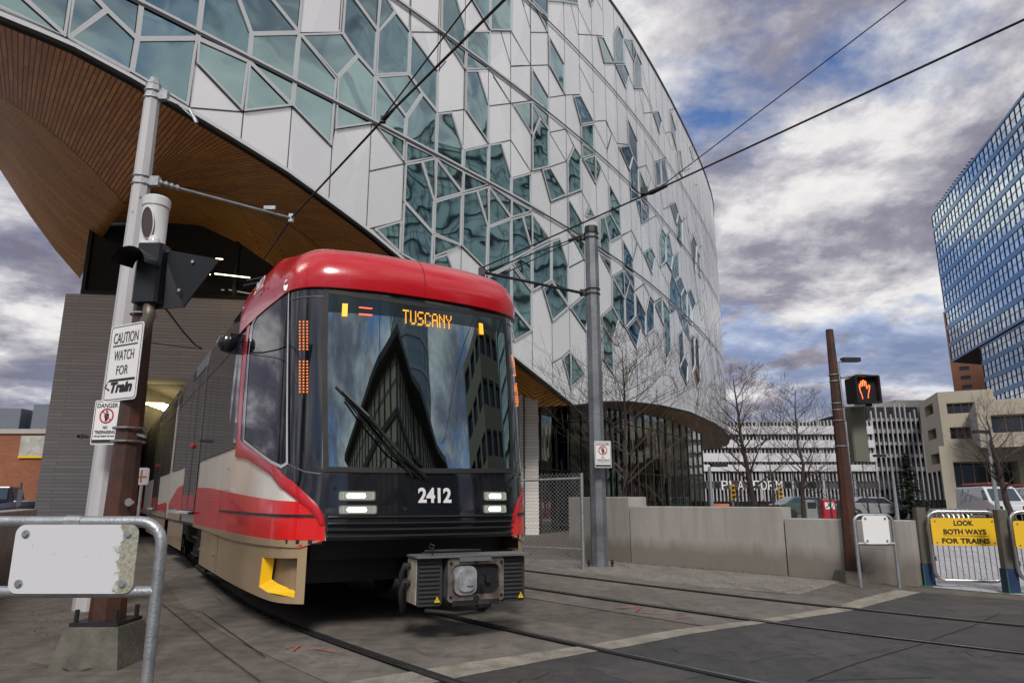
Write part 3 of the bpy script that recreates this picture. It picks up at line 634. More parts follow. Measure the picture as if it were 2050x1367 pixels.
# ================================================================== TRAM
TC = Vector((-.809, 6.70, 0)); TA = R(120)
tram = empty('tram', 'red, cream and gold light rail train with black front numbered 2412 and lit headlights', 'train', TC, TA)
Mt = Matrix.LocRotScale(TC, tram.rotation_euler, None)       # local x = back along the train, y = towards image left, z = up
Mti = Mt.inverted()
HP = catmull([(0, -.10), (.30, -.092), (.62, -.055), (.92, .02), (1.07, .10), (1.17, .22), (1.225, .40), (1.265, .85), (1.30, 1.5), (1.325, 2.3), (1.325, 3.2)], 8)
HP = [(p.x, p.y) for p in HP] + [(1.325, 26.2)]
HL = [0]
for a, b in zip(HP[:-1], HP[1:]): HL.append(HL[-1] + math.dist(a, b))
HY, HX = [p[0] for p in HP], [p[1] for p in HP]; HL_ = np.array(HL)
def u_of_x(x): return float(np.interp(x, HX, HL))
ZB = 3.13
def tsurf(u, v, off=0.):
    s = 1 if u >= 0 else -1; a = abs(u)
    y, x = float(np.interp(a, HL_, HY)), float(np.interp(a, HL_, HX))
    y2, x2 = float(np.interp(a + .03, HL_, HY)), float(np.interp(a + .03, HL_, HX)); y0, x0 = float(np.interp(max(a - .03, 0), HL_, HY)), float(np.interp(max(a - .03, 0), HL_, HX))
    ty, tx = y2 - y0, x2 - x0; l = math.hypot(ty, tx); ny, nx = -(-tx) / l, -ty / l     # outward normal
    wf = max(0, 1 - max(x, 0) / 2.3)
    z = min(v, ZB); lean = (max(0, z - 1.35) * .135) * wf
    if v < 1.3: off = off + .028 * min(1, (1.3 - v) / .3) * max(0, 1 - max(0, x - .8) / 1.5)
    ins = 0
    if v > ZB:
        ph = (v - ZB) * R(90); k = min(1, max(0, (x - .15) / .9)); I = .85 * (1 - k) + .18 * k
        ins = (1 - math.cos(ph) ** .72) * I; z = ZB + .53 * math.sin(ph) ** .78
    lean += .03 * (v > ZB) * 0
    o = off - ins
    return Vector((x + lean + nx * o, s * (y + ny * o), z))
_U = np.concatenate([np.arange(-1.45, 3.6, .03), np.arange(3.6, 27, .15)]); _V = np.concatenate([np.arange(.2, 4.03, .03)])
_T = []
for u_ in _U:
    for v_ in _V:
        p = tsurf(u_, v_); _T.append((u_, v_, *proj(Mt @ p)))
_T = np.array(_T)
def p2t(x, y):
    i = int(np.argmin((_T[:, 2] - x) ** 2 + (_T[:, 3] - y) ** 2)); u, v = _T[i, 0], _T[i, 1]
    for _ in range(6):
        f0 = proj(Mt @ tsurf(u, v)); fu = proj(Mt @ tsurf(u + .01, v)); fv = proj(Mt @ tsurf(u, v + .01))
        a, b, c, d = (fu[0] - f0[0]) / .01, (fv[0] - f0[0]) / .01, (fu[1] - f0[1]) / .01, (fv[1] - f0[1]) / .01
        det = a * d - b * c
        if abs(det) < 1: break
        ex, ey = x - f0[0], y - f0[1]; du, dv = (d * ex - b * ey) / det, (a * ey - c * ex) / det
        u += max(-.1, min(.1, du)); v += max(-.1, min(.1, dv))
        if math.hypot(u - _T[i, 0], v - _T[i, 1]) > .6: u, v = _T[i, 0], _T[i, 1]; break
    return (float(u), float(v))
def px(s): return [p2t(float(a), float(b)) for a, b in (q.split(',') for q in s.split())]
def Z(t_, s): return ' '.join(f'{t_[0] + float(a) / t_[2]:.1f},{t_[1] + float(b) / t_[2]:.1f}' for a, b in (q.split(',') for q in s.split()))
T4 = (450, 470, 2.58); T5 = (450, 900, 3.154)
paint = lambda n, c: mat(n, c, .24, 0, .07, 1.6, coat=.5, bump=.05, bs=6)
red = paint('red_paint', (.50, .008, .016)); red2 = paint('bright_red_paint', (.72, .012, .012)); cream = paint('cream_paint', (.80, .77, .68)); gold = mat('gold_paint', (.45, .33, .20), .3, .25, .05, 2, coat=.4)
blackg = mat('black_gloss_mask', (.006, .008, .012), .10, 0, 0, coat=1); dglass = mat('tinted_side_glass', (.17, .18, .19), .03, .85, 0)
g = NT(dglass); g.out(normal=g.bump(g.noise(g.map(g.tc.outputs['Object'], (.6, .6, .35)), .9, 2, .4, .5), .35, .03))
roofm = mat('grey_roof', (.10, .105, .11), .35, .3, .15, 2)
def TB(): return MB()          # parts are built straight in the train's local frame
def tpart(name, polys_, off, m, parent=None, du=.12, dv=.16, mirror=True, smooth=True):
    o = []
    for sgn in ((1, -1) if mirror else (1,)):
        for P in polys_:
            t = TB(); patch(t, [(sgn * a, b) for a, b in P], tsurf, off, du, dv); o.append(t.build(name, m, parent or tram, smooth))
    return o
UE = u_of_x(24.6); UM = UE
us = sorted(set([0] + [float(x) for x in np.arange(.1, 3.4, .08)] + [float(x) for x in np.arange(3.6, UE, 1.0)] + [UE]))
us = [-x for x in us[::-1] if x] + us
vs_ = [.80, 1.0, 1.2, 1.4, 1.74, 2.0, 2.4, 2.8, ZB] + [ZB + k * .1 for k in range(1, 11)]
t = TB(); t.grid([[tsurf(u, v, -.012) for u in us] for v in vs_ if v <= ZB + 1e-6]); t.build('body_shell', cream, tram, True)
t = TB(); t.grid([[tsurf(u, v, -.012) for u in us] for v in vs_ if v >= ZB - 1e-6]); top_ = [tsurf(u, ZB + 1, -.012) for u in us]
t.poly(top_); t.poly([tsurf(-UE, .8), tsurf(UE, .8), tsurf(UE, ZB + .9), tsurf(-UE, ZB + .9)]); t.build('roof', roofm, tram, 'auto')
# dark glazed band along both sides above the belt line
BELT = 1.73; uG = u_of_x(2.15); BR0 = u_of_x(10.15); BR1 = u_of_x(10.75)
def rect(u0, u1, v0, v1): return [(u0, v0), (u1, v0), (u1, v1), (u0, v1)]
xs_ = [2.16, 5.72, 7.75, 10.15]; doors = [(5.72, 7.62), (13.4, 15.4), (19.2, 21.2)]
bands = [(2.16, 5.70), (7.64, 10.15), (10.75, 13.38), (15.42, 19.18), (21.22, 24.55)]
for a, b in bands: tpart('window_band', [rect(u_of_x(a), u_of_x(b), BELT, ZB + .42)], .002, dglass)
for a, b in doors:
    for k in (0, 1):
        c, d = a + (b - a) * k / 2 + .012, a + (b - a) * (k + 1) / 2 - .012
        for sgn in (1, -1):
            t = TB(); patch(t, [(sgn * p, q) for p, q in rect(u_of_x(c), u_of_x(d), .98, ZB + .1)], tsurf, .004, .4, .4); do = t.build('door', dglass, tram)
            t = TB(); patch(t, [(sgn * p, q) for p, q in rect(u_of_x(c) + .01, u_of_x(d) - .01, 1.0, 1.24)], tsurf, .008, .4, .4); t.build('door_stripe', red, do)
            t = TB(); ring(t, [(sgn * p, q) for p, q in rect(u_of_x(c), u_of_x(d), .98, ZB + .1)], .022, tsurf, .012); t.build('door_seal', black, do)
    for sgn in (1, -1):
        t = TB(); t.grid([[tsurf(sgn * u_of_x(x), z, o) for x in (a, b)] for z, o in ((.98, 0), (.975, .09), (.945, .09), (.94, 0))]); t.build('door_sill', pale, tram)
        t = TB(); patch(t, [(sgn * p, q) for p, q in rect(u_of_x(a) - .03, u_of_x(a) + .005, .95, ZB + .4)], tsurf, .016, .4, .4); t.build('door_post', steel, tram)
        t = TB()
        for q in (.14, .30):
            c = tsurf(sgn * u_of_x((a + b) / 2 - q + .2), 2.03, .02); t.tube([c, c + Vector((0, sgn * .02, 0))], .045, 10)
        t.build('door_button', sign_red, tram)
t = TB()
for sgn in (1, -1):
    for k in range(7):
        x = 10.15 + .6 * k / 6; t.box((x, sgn * 1.27 - .05, .9), (x + .05, sgn * 1.27 + (.035 if k % 2 else -.01), 3.5))
t.build('bellows', rubber, tram)
# cream lower side stays as the shell; the red wave and the gold skirt are laid over it
FR = 'front'
redtop = px('651,1043 630,1010 608,1004 545,1000 501,993 451,982.5 425,977 402,974')
gb = [(642, 1097), (600, 1096), (550, 1093), (513, 1089), (470, 1082), (441, 1073), (415, 1063), (392, 1055)]
goldtop = [p2t(*q) for q in gb]
a0 = u_of_x(5.68)
redtop[-1] = (a0, redtop[-1][1]); goldtop[-1] = (a0, goldtop[-1][1])
ub = p2t(651, 1060)[0]
P = [(ub, redtop[0][1])] + redtop[1:] + goldtop[::-1][:-1] + [(ub, .802)]
tpart('red_wave', [P], .003, red2)
P2 = [(a0, .80)] + [(a, max(b, .801)) for a, b in goldtop[::-1]] + [(ub, .80)]
tpart('gold_sill', [[(a0, .802), (a0, goldtop[-1][1])] + goldtop[::-1][1:-1] + [(goldtop[0][0], .802)]], .0045, gold)
wb = [(u_of_x(7.66), .92), (u_of_x(8.8), 1.02), (u_of_x(10.13), .98)]; wt = [(u_of_x(7.66), 1.42), (u_of_x(8.6), 1.38), (u_of_x(9.5), 1.22), (u_of_x(10.13), 1.10)]
tpart('red_wave', [wb + wt[::-1]], .003, red2)
tpart('red_wave', [[(u_of_x(10.77), .92), (u_of_x(13.36), .95), (u_of_x(13.36), 1.05), (u_of_x(10.77), 1.12)]], .003, red2)
tpart('gold_sill', [rect(u_of_x(a), u_of_x(b), .802, .92) for a, b in ((7.66, 10.14), (10.77, 13.36), (15.44, 19.16), (21.24, 24.5))], .0045, gold)
# thin shadow lines, hatches and joints
t = TB(); 
for sgn in (1, -1):
    strip(t, [(sgn * ub, 1.005), (sgn * u_of_x(3.15), 1.02)], .022, tsurf, .010, .1); strip(t, [(sgn * (ub + .02), .79), (sgn * UE, .79)], .035, tsurf, .002, .1)
    for x, z0, z1 in ((3.15, .80, BELT), (5.66, .80, BELT), (8.6, .92, BELT), (3.15, .28, .78), (19.1, .8, BELT), (15.5, .8, BELT), (10.1, .3, .8)): strip(t, [(sgn * u_of_x(x), z0), (sgn * u_of_x(x), z1)], .012, tsurf, .010)
    for x in (2.55, 8.9): ring(t, [(sgn * a, b) for a, b in rect(u_of_x(x), u_of_x(x + .28), 1.25, 1.50)], .007, tsurf, .0075)
    for x in (4.35, 5.0, 9.0, 12.0, 17.3, 18.2): strip(t, [(sgn * u_of_x(x), BELT), (sgn * u_of_x(x), ZB + .35)], .014, tsurf, .008)
    strip(t, [(sgn * u_of_x(2.4), ZB - .12), (sgn * u_of_x(24.5), ZB - .12)], .014, tsurf, .007, 1)
t.build('panel_gaps', black, tram)
# skirt: gold, with a stepped recess edged in yellow, open towards the coupler
us0 = p2t(612, 1130)[0]; uq = [u_of_x(x) for x in (3.15,)][0]
rec = [(p2t(*q)[0], p2t(*q)[1]) for q in ((523.6, 1115), (594, 1117), (588, 1196), (533, 1185), (516.6, 1174))]
r0, r1 = rec[0][0], rec[1][0]
sk = lambda u, v, off=0.: tsurf(u, v, off - .012)
bot = .29
polysk = [rect(us0, r1, bot, .775), [(r1, .775), (r1, rec[1][1]), (r0, rec[0][1]), (r0, .775)], [(r1, rec[2][1]), (r1, bot), (r0, bot), (rec[4][0], rec[4][1]), (rec[3][0], rec[3][1])],
          [(r0, .775), (r0, rec[0][1]), (rec[4][0], rec[4][1]), (r0, bot), (uq, bot), (uq, .775)]]
for sgn in (1, -1):
    t = TB(); [patch(t, [(sgn * a, b) for a, b in P], sk, 0, .1, .15) for P in polysk]
    RP = [(sgn * a, b) for a, b in rec]; s_o = t.build('skirt', gold, tram, 'auto')
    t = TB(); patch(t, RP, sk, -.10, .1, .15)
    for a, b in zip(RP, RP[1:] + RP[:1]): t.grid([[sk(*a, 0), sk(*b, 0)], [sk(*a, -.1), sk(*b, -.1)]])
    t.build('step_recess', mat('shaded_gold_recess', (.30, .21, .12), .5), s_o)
    t = TB(); Y = [RP[0], RP[4], RP[3], RP[2]]; Yi = [(Y[0][0] - sgn * .10, Y[0][1]), (Y[1][0] - sgn * .10, Y[1][1] + .07), (Y[2][0] - sgn * .04, Y[2][1] + .07), (Y[3][0], Y[3][1] + .03)]
    t.grid([[sk(*p, .004) for p in Y], [sk(*p, -.075) for p in Yi]]); t.build('yellow_step_edge', mat('yellow_edge_paint', (.95, .55, .01), .35), s_o)
tpart('skirt', [rect(u_of_x(3.17), u_of_x(4.75), .29, .775)], -.012, gold); tpart('skirt', [rect(u_of_x(7.2), u_of_x(10.0), .33, .775), rect(u_of_x(10.8), u_of_x(16.8), .33, .775), rect(u_of_x(20.6), UE, .33, .775)], -.012, gold, du=.5)
t = TB()
for x in (3.3, 4.6, 7.3, 9.2, 11.5, 13.0): 
    p = tsurf(u_of_x(x), .5, 0); t.tube([p, p + Vector((0, .02, 0))], .018, 8)
t.build('skirt_locks', steel, tram)
# underframe, bogies, steps
t = TB(); t.box((.55, -1.0, .40), (24.4, 1.0, .80)); t.box((4.8, .9, .35), (7.15, 1.12, .95)); t.box((4.8, -1.12, .35), (7.15, -.9, .95)); t.box((16.8, -1.1, .35), (20.6, 1.1, .9)); t.box((.30, -.95, .62), (.6, .95, .86)); t.build('underframe', black, tram)
for x in (3.0, 4.9, 10.0, 11.7, 21.0, 22.9):
    for sgn in (1, -1):
        t = MB(Matrix.Translation((x, sgn * .72, .36)) @ Matrix.Rotation(R(90), 4, 'X')); t.lathe([(.0, -.05), (.36, -.05), (.36, .05), (.30, .07), (.1, .09), (.0, .09)], 28); t.build('wheel', darkmetal, tram, 'auto')
for x in (3.95, 10.85, 21.95):
    for sgn in (1, -1):
        t = TB(); t.bbox((x - 1.35, sgn * .98 - .06, .26), (x + 1.35, sgn * .98 + .06, .42), .03); t.bbox((x - .3, sgn * 1.0 - .09, .2), (x + .3, sgn * 1.0 + .09, .55), .03)
        for q in (-.95, .95): t.cbox((x + q, sgn * .98, .34), (.3, .16, .3))
        t.cbox((x - 1.5, sgn * .98, .22), (.16, .1, .12)); t.build('bogie_frame', darkmetal, tram)
t = TB()
for z, l in ((.36, .85), (.60, .75)): t.box((5.05, 1.10, z), (5.05 + l, 1.30, z + .03))
for x in (5.0, 5.95): t.box((x, 1.1, .18), (x + .05, 1.16, .95))
t.box((4.95, 1.12, .16), (6.0, 1.2, .2))
for x in (5.02, 5.5, 5.93):
    for z in (.25, .45, .7, .85): t.cbox((x, 1.17, z), (.03, .03, .03))
t.build('side_steps', darkmetal, tram)
# black front mask
mk = px(Z(T5, '636,600 633,470 628,420 585,345 500,262 440,205 372,152') + ' 547,925 520,908 497,893 483,880 489,790 496,700 504,634 530,603 560,580 588,560')
uM0 = mk[0][0]; top_u = [(u, ZB + .02) for u in (mk[-1][0] - .1, .9, .6, .3, 0)]
top_u = [(max(p[0], 0), ZB + .03) for p in top_u]
half = [(0, .80)] + [(mk[0][0], .80)] + mk[1:] + top_u
tpart('front_mask', [half], .006, blackg, du=.08, dv=.12)
print('mask', [(round(a, 2), round(b, 2)) for a, b in half])
# red edging that follows the mask: lower cheek, pillar, and up to the brow
edge_in = mk[1:]; 
def outset(P, d): 
    o = []
    for i, p in enumerate(P):
        a = Vector(P[max(i - 1, 0)]); b = Vector(P[min(i + 1, len(P) - 1)]); t_ = (b - a).normalized(); o.append((p[0] - t_.y * -d[i], p[1] + t_.x * -d[i]))
    return o
nE = len(edge_in); dd = [.045 + .075 * min(1, i / 5) if i < 8 else (.13 if i == 8 else .30 if i < 13 else .20) for i in range(nE)]
eo = outset(edge_in, dd)
for sgn in (1, -1):
    t = TB(); rows = []
    for w_ in (0, .12, .5, .88, 1): rows.append([tsurf(sgn * (a[0] + (b[0] - a[0]) * w_), a[1] + (b[1] - a[1]) * w_, .010 + .008 * math.sin(math.pi * w_)) for a, b in zip(edge_in, eo)])
    t.grid(rows); t.build('red_edging', red, tram, True)
# brow
def brow_o(u, v, off=0.):
    k = max(0, min(1, (v - (ZB - .12)) / .16)); a = abs(u); f = 1 - max(0, min(1, (a - .9) / .9))
    return tsurf(u, v, off + .012 + .055 * k * (.35 + .65 * f) * max(0, 1 - max(0, v - ZB) / 1.0) ** .5)
ubr = [float(x) for x in np.arange(0, p2t(497, 600)[0] + .02, .07)]; ubr = [-x for x in ubr[::-1] if x] + ubr
def vb(u):
    a = abs(u); return ZB - .02 + (0 if a < 1.0 else -.0 * (a - 1.0))
t = TB(); rows = [[brow_o(u, vb(u), -.05) for u in ubr]] + [[brow_o(u, vb(u) + (ZB + 1.0 - vb(u)) * k / 14) for u in ubr] for k in range(15)]
t.grid(rows); t.poly([brow_o(u, ZB + 1.0) for u in ubr]); t.build('red_brow', red, tram, 'auto')
def spt(u, v, off=0.): 
    """world matrix of a small flat item laid on the train surface"""
    p, a, b = tsurf(u, v, off), tsurf(u + .05, v, off), tsurf(u, v + .05, off)
    xr = (Mt @ p - Mt @ a).normalized(); yr = (Mt @ b - Mt @ p).normalized(); zr = xr.cross(yr).normalized(); yr = zr.cross(xr)
    o = Mt @ p; return Matrix(((xr.x, yr.x, zr.x, o.x), (xr.y, yr.y, zr.y, o.y), (xr.z, yr.z, zr.z, o.z), (0, 0, 0, 1)))
white_l = mat('white_lettering', (.75, .75, .75), .5, 0, 0)
text('2412', spt(u_of_x(1.5), ZB + .33, .06), .40, .15, white_l, tram, .02, 'number_lettering')
# cab side window and corner glass
cabw = px(Z(T4, '345,245 335,1185 300,1205 250,1180 170,1120 104,1068 112,900 132,600 152,450 195,380 262,308'))
def glass_part(name, P, m, off=.010, mirror=True): return tpart(name, [P], off, m, du=.1, dv=.15, mirror=mirror)
cg = mat('cab_glass', (.02, .022, .028), .02, .9, 0)
for sgn in (1, -1):
    t = TB(); patch(t, [(sgn * a, b) for a, b in inset(cabw, .02)], tsurf, .011, .1, .15); w_o = t.build('cab_side_window', cg, tram, True)
    t = TB(); ring(t, [(sgn * a, b) for a, b in cabw], .028, tsurf, .018, .15); t.build('window_rubber', pale, w_o)
# windshield
ws = px('649,578 720,589 800,601 880,613 950,624 1008,634 1015,700 1020,800 1024,900 1024,946 940,947 850,947 750,946 648,944 646,850 646,700')
umid = (ws[0][0] + ws[5][0]) / 2
shield = mat('windshield_glass', (.23, .30, .315), .015, 1, 0); g = NT(shield)
g.out(normal=g.bump(g.noise(g.map(g.tc.outputs['Object'], (1, 1, .6)), 1.3, 1.5, .4, .3), .12, .03))
t = TB(); patch(t, inset(ws, .03), tsurf, .016, .08, .12); wso = t.build('windshield', shield, tram, True)
t = TB(); ring(t, ws, .045, tsurf, .022, .12); t.build('windshield_seal', rubber, wso)
print('ws', [(round(a, 2), round(b, 2)) for a, b in ws])
# darker header strip with the destination display, and the dash below
hdr = px('653,584 1007,638 1009,668 655,625'); t = TB(); patch(t, hdr, tsurf, .018, .08, .1); t.build('display_header', mat('dark_header_glass', (.03, .045, .05), .05, .5, 0), wso, True)
amber = mat('amber_led', (.9, .45, .02), .5, 0, 0, em=(1, .36, .03), es=.85); redled = mat('red_led', (.8, .05, .02), .5, 0, 0, em=(1, .12, .06), es=2.2)
dp = p2t(855, 641); M0 = spt(dp[0], dp[1], .030)
me = text_mesh('TUSCANY', .50, .145, 0.0); me.materials.append(amber)
t = MB(Mti @ M0)                                        # dotted letters on a 5 x 7 grid
FONT = {'T': '11111 00100 00100 00100 00100 00100 00100', 'U': '10001 10001 10001 10001 10001 10001 01110', 'S': '01111 10000 10000 01110 00001 00001 11110', 'C': '01110 10001 10000 10000 10000 10001 01110',
        'A': '01110 10001 10001 11111 10001 10001 10001', 'N': '10001 11001 10101 10011 10001 10001 10001', 'Y': '10001 10001 01010 00100 00100 00100 00100'}
pt = .0128
for i, ch in enumerate('TUSCANY'):
    for r_, row in enumerate(FONT[ch].split()):
        for c_, q in enumerate(row):
            if q == '1': x = (i * 6 + c_ - 20.5) * pt; y = (3 - r_) * .021; t.cbox((x, y, 0), (.0095, .016, .003))
t.build('destination_letters', amber, tram)
for (x, y, w_, h_, m_) in ((690, 622, .05, .13, amber), (960, 659, .05, .12, amber)):
    t = MB(Mti @ spt(*p2t(x, y), .028)); t.cbox((0, 0, 0), (w_, h_, .004)); t.build('marker_lamp', m_, tram)
for y in (618, 631):
    t = MB(Mti @ spt(*p2t(731, y), .028)); t.cbox((0, 0, 0), (.125, .009, .004)); t.build('red_display_bar', redled, tram)
# corner light strips (dots)
for xs2, xe2, ys2, ye2, sgn in ((603, 617, 645, 785, 1), (1021, 1027, 712, 812, 0)):
    t = TB()
    for c_ in range(3 if sgn else 2):
        for r_ in range(24):
            if 10 <= r_ <= 12: continue
            f_ = r_ / 23; x = xs2 + (xe2 - xs2) * (c_ / 2); y = ys2 + (ye2 - ys2) * f_
            if not sgn: x += f_ * 10
            p = tsurf(*p2t(x, y), .02); t.cbox(p, (.012, .012, .012))
    t.build('corner_led_strip', mat('amber_red_led', (.8, .2, .05), .5, 0, 0, em=(1, .30, .08), es=.7), tram)
# number panel with four headlights
np_ = px('652,972 662,963 815,964 832,958 880,958 897,966 1012,968 1021,975 1021,1040 1018,1043 655,1046 652,1040')
t = TB(); patch(t, np_, tsurf, .030, .1, .1); ring(t, np_, .015, tsurf, .030, .1, off2=.03); rows = [[tsurf(*p, .03) for p in np_ + np_[:1]], [tsurf(*p, .0) for p in np_ + np_[:1]]]; t.grid(rows); npo = t.build('number_panel', blackg, tram, 'auto')
text('2412', spt(*p2t(867, 991), .040), .33, .135, white_l, tram, .035, 'number_lettering')
hl = mat('headlight_lens', (.22, .25, .22), .08, .3, 0, em=(1, .97, .82), es=.12); hl2 = mat('headlight_core', (1, 1, 1), .2, 0, 0, em=(1, .97, .85), es=7); chrome = mat('headlight_rim', (.25, .27, .25), .2, .9, 0)
for (xa, ya, xb, yb) in ((676, 982, 752, 1003), (676, 1010, 755, 1030), (963, 983, 1009, 1003), (962, 1009, 1009, 1028)):
    c = p2t((xa + xb) / 2, (ya + yb) / 2); a = p2t(xa, (ya + yb) / 2); b = p2t(xb, (ya + yb) / 2); d1 = p2t((xa + xb) / 2, ya); d2 = p2t((xa + xb) / 2, yb)
    W_, H2 = abs(a[0] - b[0]), abs(d1[1] - d2[1]); M0 = Mti @ spt(*c, .036)
    t = MB(M0); P = rrect(W_, H2, .02, 3); t.prism(P, -.02, .004); ho = t.build('headlight', chrome, tram)
    t = MB(M0); t.prism(rrect(W_ - .02, H2 - .02, .015, 3), .004, .012); t.build('lens', hl, ho)
    t = MB(M0); t.prism(rrect(W_ * .5, H2 * .42, .02, 4, -W_ * .03), .012, .016); t.build('bulb_glow', hl2, ho)
    t = MB(M0)
    for k in range(5): t.cbox((-W_ / 2 + W_ * (k + .7) / 5.2, 0, .014), (.004, H2 - .03, .006))
    t.build('lens_ribs', mat('lens_rib', (.5, .55, .5), .2), ho)
t = TB()
for k in range(4):
    y = .80 + .055 * k
    P = [tsurf(u, y, .01) for u in np.arange(-.9, .91, .1)]; Q = [tsurf(u, y + .03, .055) for u in np.arange(-.9, .91, .1)]; Q2 = [tsurf(u, y + .045, .01) for u in np.arange(-.9, .91, .1)]
    t.grid([P, Q, Q2])
t.build('front_grille', mat('grille_plastic', (.03, .032, .036), .35, 0, .2, 20), tram)
t = TB()
for u, v in ((.86, 1.24), (-.86, 1.24), (.25, 1.06), (-.3, 1.06)):
    p = tsurf(u, v, .03); t.tube([p, p - Vector((.012, 0, 0))], .018, 8)
t.build('panel_bolts', darkmetal, tram)
# wipers
wip = mat('wiper_black', (.01, .01, .01), .35)
def wp(pts, off): return [tsurf(*p2t(*q), o) for q, o in zip(pts, off)]
t = TB(); t.tube(wp([(850, 958), (790, 905), (735, 835), (685, 784)], (.05, .09, .09, .06)), [.022, .018, .014, .010], 6); t.tube(wp([(838, 958), (775, 905), (722, 842), (690, 800)], (.05, .08, .08, .06)), .009, 5)
t.tube(wp([(672, 775), (720, 822), (770, 872), (820, 930)], (.035, .035, .035, .035)), .011, 5); t.tube(wp([(765, 880), (800, 925), (822, 955)], (.04, .05, .05)), .007, 5); t.build('wiper', wip, tram)
# small lamp over the cab window, side camera, coupler
t = TB(); 
for sgn in (1, -1):
    u, v = p2t(580, 572); p = tsurf(sgn * u, v, .02); n_ = (tsurf(sgn * u, v, .05) - p).normalized(); t.tube([p, p + n_ * .02], .055, 14)
t.build('marker_lamp', mat('round_marker_lamp', (.8, .8, .75), .2, 0, 0, em=(1, .97, .88), es=.5), tram)
for sgn in (1, -1):
    t = MB(Matrix.Translation(tsurf(sgn * u_of_x(2.75), 3.0, .14))); t.lathe([(0.001, -.12), (.07, -.10), (.115, -.04), (.12, .02), (.10, .07), (.001, .09)], 16); t.box((-.04, -.16 * sgn if sgn > 0 else .02, -.12), (.05, -.02 if sgn > 0 else .16, .12)); t.build('side_camera', blackg, tram, 'auto')
def cpl(x0, y0, z0): return (x0, y0, z0)
cx0 = -.62
t = TB(); t.bbox((cx0, -.46, .33), (cx0 + .24, .04, .66), .02, 0); coup = t.build('coupler', mat('coupler_cast_grey', (.16, .165, .17), .45, .5, .35, 12, .3, 50), tram, False, .01)
t = TB(); t.tube([(cx0 + .2, -.21, .5), (.7, 0, .5)], .09, 12); t.build('coupler_shank', darkmetal, coup)
fm = Mti @ Mt
Mf = Matrix(((0, 0, -1, cx0), (-1, 0, 0, -.21), (0, 1, 0, .49), (0, 0, 0, 1))) @ Matrix.Rotation(R(-6), 4, 'Y') @ Matrix.Scale(.84, 4)      # local x right, y up, z forward
t = MB(Mf)
outer = rrect(.60, .42, .04, 3); inner = rrect(.50, .29, .06, 3)
t.grid([[(x, y, .0) for x, y in outer + outer[:1]], [(x, y, .05) for x, y in outer + outer[:1]], [(x, y, .05) for x, y in inner + inner[:1]], [(x, y, -.06) for x, y in inner + inner[:1]]])
t.build('coupler_face_frame', mat('worn_coupler_frame', (.24, .22, .20), .42, .6, .5, 9, dirt=(.10, .055, .035)), coup, 'auto', .004)
t = MB(Mf); t.poly([(x, y, .004) for x, y in inner]); t.build('coupler_pocket', black, coup)
t = MB(Mf @ Matrix.Translation((-.125, -.005, 0))); t.prism(rrect(.235, .27, .07, 5), 0, .085); t.prism(rrect(.17, .2, .06, 5), .085, .115); t.prism(rrect(.07, .07, .01, 2, .03, -.01), .115, .135); t.build('coupler_cone', mat('pale_worn_metal', (.36, .39, .43), .4, .4, .45, 7, dirt=(.16, .13, .10)), coup, 'auto', .012)
t = MB(Mf); t.cbox((.13, 0, .03), (.05, .07, .05)); t.build('coupler_hook', darkmetal, coup); t = MB(Mf); t.cbox((.02, .0, .14), (.035, .07, .05)); t.build('coupler_latch', darkmetal, coup)
t = MB(Mf)
for x in (-.27, .27):
    for y in (-.16, .16): t.tube([(x, y, .05), (x, y, .062)], .016, 8)
for y in (.18, -.18): t.tube([(0, y, .045), (0, y, .06)], .032, 12)
t.build('coupler_bolts', black, coup)
t = MB(Mf); t.tube([(.02, -.235, .02), (.14, -.235, .03)], [.05, .04], 10); t.cbox((.0, -.22, .02), (.5, .05, .06)); t.build('coupler_foot', darkmetal, coup)
for x in (-.47, .43):
    t = MB(Mf @ Matrix.Translation((x, 0, -.04))); t.bbox((-.13, -.24, -.28), (.13, .21, .03), .02, 2)
    for k in range(10): t.bbox((-.115, -.20 + k * .040, .03), (.10 - .03 * (k > 8), -.178 + k * .040, .05), .006, 2)
    eb = t.build('electric_head_box', mat('ribbed_grey_housing', (.035, .035, .036), .5, 0, .2, 20), coup)
    t = MB(Mf @ Matrix.Translation((x + .075, -.18, -.04))); t.prism([(-.03, -.025), (.03, -.025), (0, .03)], .052, .056); t.build('warning_triangle', yellow_sign, eb)
    t = MB(Mf @ Matrix.Translation((x + .075, -.185, -.04))); t.prism([(-.006, -.010), (.004, -.002), (-.001, -.002), (.007, .016), (-.006, .004), (.001, .002)], .056, .058); t.build('bolt_symbol', sign_black, eb)
t = MB(Mf); t.bbox((-.63, .215, -.30), (.60, .235, .08), .02, 1); t.cbox((-.02, .2, .07), (.34, .05, .02)); t.build('coupler_top_plate', mat('top_plate_grey', (.17, .175, .185), .5, .4, .25, 10), coup)
t = MB(Mf); t.box((-.612, -.22, -.3), (-.604, .20, .0)); t.build('coupler_side_plate', mat('pale_side_plate', (.42, .38, .31), .5, .3, .4, 9), coup)
t = MB(Mf)
for k, (a, b) in enumerate(((.12, .0), (-.04, -.03))):
    t.tube([(-.60, a, -.2), (-.66, a + .02, -.22), (-.69, a - .08, -.25), (-.66, a - .2 + b, -.3), (-.6, -.30 + b, -.5), (-.4, -.1, -.9)], .028, 8)
t.tube([(-.5, -.28, -.05), (-.2, -.32, .0), (.1, -.31, -.02), (.25, -.28, -.2)], .022, 6); t.tube([(-.5, .27, -.1), (-.2, .275, -.05), (.1, .265, -.1)], .016, 6)
t.tube([(-.45, .24, 0), (-.45, .30, 0), (-.43, .33, 0), (-.47, .345, 0), (-.49, .32, 0), (-.46, .30, 0)], .008, 6); t.tube([(-.66, .1, -.2), (-.55, .2, -.25), (-.4, .25, -.3)], .02, 6)
t.build('coupler_hoses', rubber, coup, True)
